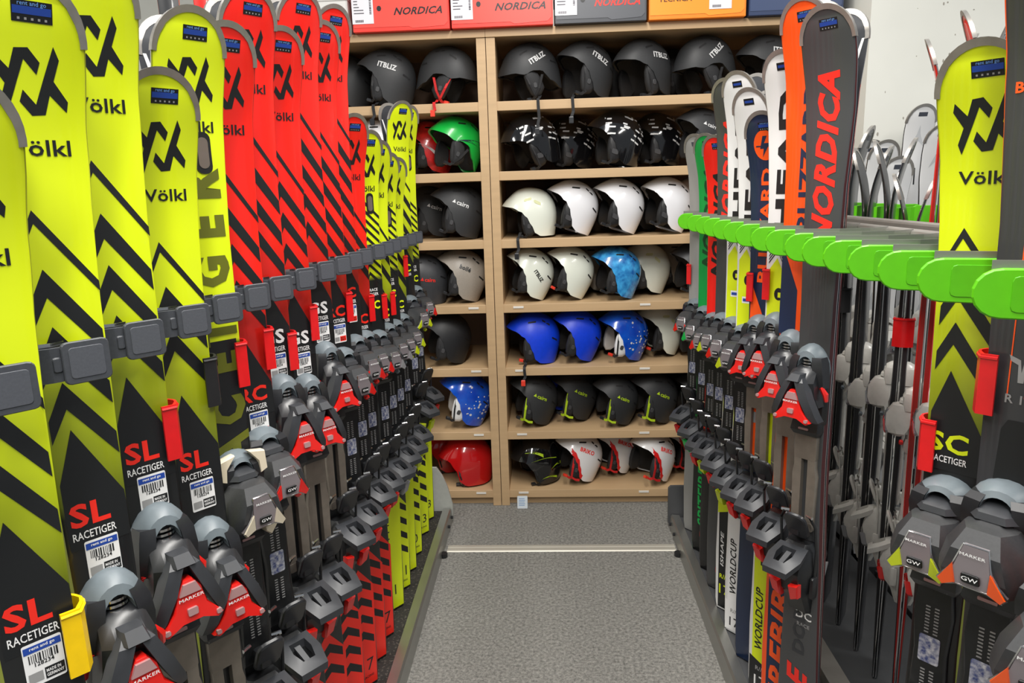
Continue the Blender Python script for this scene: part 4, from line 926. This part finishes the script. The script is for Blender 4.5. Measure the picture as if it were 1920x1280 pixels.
# dark grey clips (left): flat arm then a square pad in front of the ski
b = B(); ribbon(b, [(-.079, .10), (-.077, -.036), (-.060, -.046), (-.037, -.053), (.034, -.053)], .006, -.024, .024); gclip = b.mesh('clip', [clip_grey])
b = B(); prism(b, rrect(.062, .060, .008, 3, .006, 0), lambda x, y, t: (x, -t, y), .055, .0625, .0015); gpad = b.mesh('clip_pad', [clip_grey])
b = B(); prism(b, rrect(.046, .044, .005, 3, .006, 0), lambda x, y, t: (x, -t, y), .0620, .0635, .0008); grec = b.mesh('pad_inset', [mat('clip_inset', (78, 81, 88), .55, noise=.08, scale=300)])
b = B(); ribbon(b, [(-.071, .085), (-.069, -.031), (-.050, -.040), (-.032, -.0445), (-.014, -.041)], .002, -.018, .030); gspr = b.mesh('spring_strip', [chrome])
b = B(); prism(b, rrect(.012, .022, .003, 2, -.030, 0), lambda x, y, t: (x, -t, y), .044, .058, .002); glat = b.mesh('latch', [clip_grey])
for i, y in enumerate(LY):
    c = link('clip', gclip, rackL, (LX, y, ZL), math.radians(LROT)); c.scale = (.76, .76, .76)
    for n, m_ in (('clip_pad', gpad), ('pad_inset', grec), ('spring_strip', gspr), ('latch', glat)): link(n, m_, c)
# bright green paddle clips (right)
pad = [(-.064, 0)]
b = B(); po = [(-.040+.028*math.cos(math.radians(a)), .028*math.sin(math.radians(a))) for a in range(90, 271, 20)]+[(.030, -.028), (.036, -.024), (.036, .024), (.030, .028)]
prism(b, po, lambda x, y, t: (x, -t, y), .040, .049, .002); gp = b.mesh('clip_paddle', [clip_green])
b = B(); ribbon(b, [(-.03, -.0445), (.034, -.0445), (.053, -.030), (.082, -.019), (.110, .021)], .009, -.024, .024); garm = b.mesh('clip', [clip_green])
b = B(); prism(b, rrect(.058, .040, .006, 2, -.002, 0), lambda x, y, t: (x, -t, y), .0488, .0502, .0006); gin = b.mesh('paddle_inset', [mat('green_inset', (84, 178, 10), .42, noise=.05)])
b = B(); ribbon(b, [(-.050, -.0365), (.03, -.0355), (.082, -.007), (.113, .029)], .003, -.014, .036); gmet = b.mesh('spring_strip', [mat('strip_metal', (150, 148, 144), .35, .6)])
RYc = [.61, .735, .850, .972, 1.085, 1.19, 1.295, 1.40, 1.50, 1.63, 1.745, 1.885, 2.015, 2.14, 2.27, 2.39, 2.53, 2.70]
for i, y in enumerate(RYc):
    c = link('clip', garm, rackR, (RX-.004, y-.010, ZR-.012), math.radians(-24))
    for n, m_ in (('clip_paddle', gp), ('paddle_inset', gin), ('spring_strip', gmet)): link(n, m_, c)
# ------------------------------------------------------------------ left rack skis (near to far)
ORD = ['first', 'second', 'third', 'fourth', 'fifth', 'sixth', 'seventh', 'eighth', 'ninth', 'tenth', 'eleventh', 'twelfth', 'thirteenth', 'fourteenth', 'fifteenth', 'sixteenth', 'seventeenth', 'eighteenth']
wr_, rr_, yy_ = white, red_ink, yel_ink
LS = [ # Y, L, design, main, toe, style, accent, options, tie (colour, z)
 (.645, 1.46, 'volkl', 'yellow', 0.720, 'race', 'red', dict(zb=1.02), ('yellow', .915)),
 (.760, 1.565, 'volkl', 'yellow', 0.805, 'race', 'red', dict(zb=1.075), None),
 (.876, 1.62, 'volkl', 'yellow', 0.835, 'race', 'red', dict(zb=1.105), ('red', 1.065)),
 (1.002, 1.515, 'volkl', 'yellow', 0.755, 'race', 'red', dict(zb=1.045), ('black', 1.10)),
 (1.112, 1.615, 'letters', 'yellow', 0.850, 'cream', 'cream', dict(topm='letters'), ('red', 1.10)),
 (1.230, 1.62, 'volkl', 'red', 0.850, 'hood', 'red', dict(zb=1.08, tx=('RC', rr_)), ('red', 1.10)),
 (1.345, 1.70, 'volkl', 'red', 0.890, 'race', 'red', dict(zb=1.16, tx=('GS', wr_)), ('red', 1.07)),
 (1.485, 1.665, 'volkl', 'red', 0.855, 'race', 'red', dict(zb=1.13, tx=('GS', wr_)), ('red', 1.10)),
 (1.630, 1.765, 'volkl', 'red', 0.895, 'race', 'red', dict(zb=1.17, tx=('GS', wr_)), None),
 (1.765, 1.735, 'volkl', 'red', 0.880, 'hood', 'red', dict(zb=1.14, tx=('RC', rr_), num='17'), ('red', 1.09)),
 (1.880, 1.795, 'volkl', 'red', 0.890, 'hood', 'red', dict(zb=1.17, tx=('RC', rr_)), None),
 (1.990, 1.555, 'volkl', 'red', 0.880, 'hood', 'red', dict(zb=1.08, tx=('RC', rr_), num='17', sticker=False), ('red', 1.05)),
 (2.150, 1.525, 'fine', 'yellow', 0.850, 'hood', 'grey', dict(topm='yellow_plain', num='1'), ('red', 1.03)),
 (2.270, 1.505, 'volkl', 'yellow', 0.850, 'hood', 'grey', dict(zb=1.05, tx=('SC', yy_), num='11', sticker=False), ('red', 1.02)),
 (2.390, 1.475, 'fine', 'yellow', 0.840, 'hood', 'yellow', dict(topm='yellow_plain', num='1'), None),
 (2.512, 1.465, 'volkl', 'yellow', 0.840, 'hood', 'yellow', dict(zb=1.04, tx=('SC', yy_), num='0', sticker=False), ('red', 1.115)),
 (2.680, 1.665, 'volkl', 'yellow', 0.880, 'hood', 'yellow', dict(zb=1.15, tx=('SC', yy_), num='13', sticker=False), None),
 (2.810, 1.665, 'fine', 'yellow', 0.900, 'hood', 'red', dict(topm='yellow_plain', num='13'), None)]
LOOK = {('volkl', 'yellow'): 'neon yellow ski with black chevrons', ('letters', 'yellow'): 'neon yellow ski with tall olive letters', ('volkl', 'red'): 'bright red ski with black chevrons', ('fine', 'yellow'): 'neon yellow ski with fine black chevron stripes'}
TIEU = {'yellow': .033}
TCOL = {'red': red_pl, 'black': blk_pl, 'yellow': yel_pl}
for i, (Y, L, dz, mn, toe, st, ac, op, tie) in enumerate(LS):
    lb = '%s, %s from the camera in the left rack' % (LOOK[(dz, mn)], ORD[i])
    make_ski(lb, LX, Y, L, LROT, dz, mn, toe=toe, style=st, acc=ac, group='skis facing the aisle in the left rack', **op)
    make_partner('back ski showing its dark base behind the %s %s ski, left rack' % (ORD[i], mn), LX, Y, L, LROT, mn, toe=toe, topm='graphite', acc='grey', group='partner skis in the left rack', parts=('toe_base', 'toe_knuckle', 'heel_body', 'centre_track'))
    if tie: make_tie('%s plastic sleeve on the edge of the %s ski pair in the left rack' % (tie[0], ORD[i]), LX, Y, LROT, tie[1], TIEU.get(tie[0], .036), TCOL[tie[0]])
# ------------------------------------------------------------------ right rack, aisle side
lab = 'right rack'
RS = [ # Y, L, design, main, toe, style, acc, options, tie(z, side), wording
 (.735, 1.62, 'stripe', 'graphite', 0.840, 'hood', 'orange', dict(side='orange'), None, 'dark ski with orange sidewall, nearest in the right rack, mostly out of frame'),
 (.850, 1.62, 'stripe', 'graphite', 0.895, 'hood', 'orange', dict(side='orange'), ('red', 1.12, -.036), 'dark grey ski with thin orange stripes in front of the yellow ski on the right'),
 (.972, 1.505, 'volkl', 'yellow', 0.850, 'hood', 'yellow', dict(zb=1.065, tx=('SC', yy_), side='yellow', sticker=False), ('red', 1.0, -.034), 'neon yellow ski with black chevrons, the only yellow one in the right rack'),
 (1.50, 1.665, 'nordica', 'charcoal', 0.895, 'race', 'red', dict(tail=1, side='charcoal'), None, 'tall charcoal ski with big red lettering, nearest the empty green clips'),
 (1.63, 1.71, 'blizzard', 'orange', 0.900, 'race', 'red', {}, None, 'orange ski with navy upright lettering behind the tall charcoal ski'),
 (1.745, 1.63, 'head', 'white', 0.920, 'race', 'red', dict(tail='yellow', mid='e.SPEED'), ('red', 1.125, -.034), 'white ski with black lettering and yellow tail beside the orange ski'),
 (1.885, 1.515, 'blizzard', 'navy', 0.890, 'race', 'red', {}, ('red', 1.10, -.034), 'navy ski with an orange round emblem and orange lettering'),
 (2.015, 1.585, 'head', 'white', 0.870, 'hood', 'yellow', dict(tail='white'), None, 'short white ski with a white lettered tail, just behind the navy ski'),
 (2.14, 1.645, 'head', 'white', 0.870, 'hood', 'red', dict(tail='pro'), None, 'white ski with black upright lettering and black tail numbered 170'),
 (2.27, 1.645, 'nordica', 'charcoal', 0.860, 'hood', 'yellow', {}, ('red', 1.315, .039), 'slim charcoal ski with red upright lettering behind the white skis'),
 (2.39, 1.495, 'nordica', 'redplain', 0.840, 'hood', 'red', dict(tc=ink), None, 'red ski with black upright lettering near the far end of the right rack'),
 (2.53, 1.51, 'nordica', 'green', 0.840, 'hood', 'green', dict(tc=green_ink, tailc=mat('bright_green_print', (20, 190, 90), .4)), None, 'green ski near the far end of the right rack'),
 (2.70, 1.52, 'plain', 'silver', 0.840, 'hood', 'red', {}, ('red', 1.04, -.034), 'silver grey ski, last at the far end of the right rack')]
for i, (Y, L, dz, mn, toe, st, ac, op, tie, lb) in enumerate(RS):
    make_ski(lb, RX, Y, L, RROT, dz, mn, toe=toe, style=st, acc=ac, group='skis facing the aisle in the right rack', **op)
    make_partner('back ski of the pair behind the ' + ' '.join(lb.split(',')[0].split()[:8]), RX, Y, L, RROT, 'yellow' if mn == 'yellow' else mn, toe=toe, topm='graphite', acc='grey', group='partner skis in the right rack', parts=('toe_base', 'toe_knuckle', 'heel_body', 'centre_track'))
    if tie: make_tie('%s plastic sleeve on the %s' % (tie[0], ' '.join(lb.split(',')[0].split()[:8])), RX, Y, RROT, tie[1], tie[2], TCOL[tie[0]])
# ------------------------------------------------------------------ right rack, far side: pairs seen edge on
R2 = []
for px, py, mn, tie in [(1822, 30, 'red', None), (1757, 80, 'red', None), (1713, 325, 'white', ('red', .985)), (1670, 262, 'white', None), (1630, 276, 'white', None), (1595, 240, 'white', ('black', 1.01)), (1560, 262, 'white', None), (1526, 250, 'white', ('red', 1.02))]:
    R2.append((atX(px, 400, .905).y, atX(px, py, .905).z-.045, mn, 'white', tie))
for (ya, *_), (yb, *_) in zip(R2[:1]+R2[2:], R2[1:2]+R2[3:]+[(R2[-1][0]+.13,)]):
    c = link('clip', garm, rackR, (.975, (ya+yb)/2-.011, ZR+.022), math.radians(179)); c.scale = (.85, .85, .85)
    for n, m_ in (('clip_paddle', gp), ('paddle_inset', gin)): link(n, m_, c)
for i, (Y, L, mn, st, tie) in enumerate(R2):
    bc = 'red' if mn == 'red' else 'grey'; t_ = '%s pair on the right rack\'s far side' % ORD[i]
    rt_ = 66-i*2
    nm = 'red' if mn == 'red' else 'dark'
    make_ski('farther %s ski seen edge on in the %s' % (nm, t_), .905, Y, L, rt_, 'plain', 'redplain' if mn == 'red' else 'graphite', toe=.80-.04*(i % 2), style='white', acc=bc, group='skis on the far side of the right rack', z0=.045, bs=(.70, .80), side='red' if mn == 'red' else 'white')
    make_partner('nearer %s ski seen edge on in the %s' % (nm, t_), .905, Y, L, rt_, mn, toe=.80-.04*(i % 2), style='white', acc=bc, z0=.045, topm='redplain' if mn == 'red' else 'graphite', group='skis on the far side of the right rack', mark=(mn == 'red'), psc=(.62, .72))
    if tie: make_tie('%s plastic sleeve round the %s' % (tie[0], t_), .905, Y, rt_, tie[1], -.036, TCOL[tie[0]])
# ------------------------------------------------------------------ white skis against the pier
pw = link('wall_rack', None, None, (0, 0, 0)); tag(pw, 'low steel wall rack holding white skis in front of the pale pier', 'ski rack')
b = B(); box(b, 1.18, 2.2, 2.85, 2.88, 1.20, 1.24, .002); link('clip_rail', b.mesh('clip_rail', [frame]), pw)
b = B(); box(b, 1.10, 2.2, 2.44, 2.88, 0, .04, .002); link('platform', b.mesh('platform', [dsheet]), pw)
for k in range(2): b = B(); box(b, 1.19+k*.95, 1.22+k*.95, 2.88, 2.90, .04, 1.22, .002); link('upright', b.mesh('upright', [frame]), pw)
for k, (px, py, t) in enumerate([(1625, 262, 'leftmost and shortest'), (1652, 262, 'second from the left'), (1676, 292, 'third and lowest'), (1722, 196, 'tallest, in the middle'), (1757, 232, 'just left of the yellow ski'), (1800, 215, 'hidden behind the yellow ski')]):
    Y = (2.81, 2.675, 2.54)[k % 3]; p = atY(px, py, Y)
    make_ski('white ski with pale emblem standing at the pier, '+t, p.x, Y, p.z-.045, 4, 'plain', 'white', toe=.8, style='white', acc='grey', group='white skis at the pier', z0=.042, guard=True)
t3 = link('dark_fill_rack', None, None, (0, 0, 0)); tag(t3, 'added low dark rack with a short white ski, darkening the view behind the right rack', 'ski rack')  # rack added to darken the view through the right rack
b = B(); box(b, 1.13, 1.50, 1.90, 2.40, 0, .05, .002); link('platform', b.mesh('platform', [dsheet]), t3)
b = B(); box(b, 1.42, 1.45, 1.90, 2.42, .05, 1.12, .002); link('back_panel', b.mesh('back_panel', [dsheet]), t3)  # dark sheet added to stand in for the dimness behind the skis
b = B(); box(b, 1.395, 1.42, 1.90, 2.42, .95, .99, .002); link('clip_rail', b.mesh('clip_rail', [frame]), t3)
for k, (px, mn, t) in enumerate([(1757, 'white', 'beside the red pairs')]):
    p = atX(px, 520, 1.19); make_ski('short junior ski behind the right rack, '+t, 1.19, p.y, 1.24-.02*(k % 3), -38, 'plain', mn, toe=.62, style='hood', acc='black', group='short skis behind the right rack', z0=.052)
# skis hung high on the far left, white bindings just showing over the rack
wl = link('high_ski_rail', None, None, (0, 0, 0)); tag(wl, 'steel rail on the far left holding skis above the left rack', 'ski rack')
b = B(); box(b, -2.0, -.86, 2.88, 2.92, 1.05, 1.10, .002); link('clip_rail', b.mesh('clip_rail', [frame]), wl)
for x in (-1.98, -.88): b = B(); box(b, x-.02, x+.02, 2.90, 2.94, 0, 1.7, .002); link('upright', b.mesh('upright', [frame]), wl)
b = B(); box(b, -2.0, -.86, 2.72, 2.95, .93, 1.03, .003); link('ledge', b.mesh('ledge', [frame]), wl)
for k, (px, t, m_) in enumerate([(318, 'leftmost', 'graphite'), (385, 'rightmost', 'redplain')]):
    p = atY(px, 20, 2.80); make_ski('dark ski with white binding standing high on the far left ledge, '+t, p.x, 2.80, 1.6, 18, 'plain', m_, toe=.86, style='white', acc='grey', group='skis on the high ledge', z0=1.031)
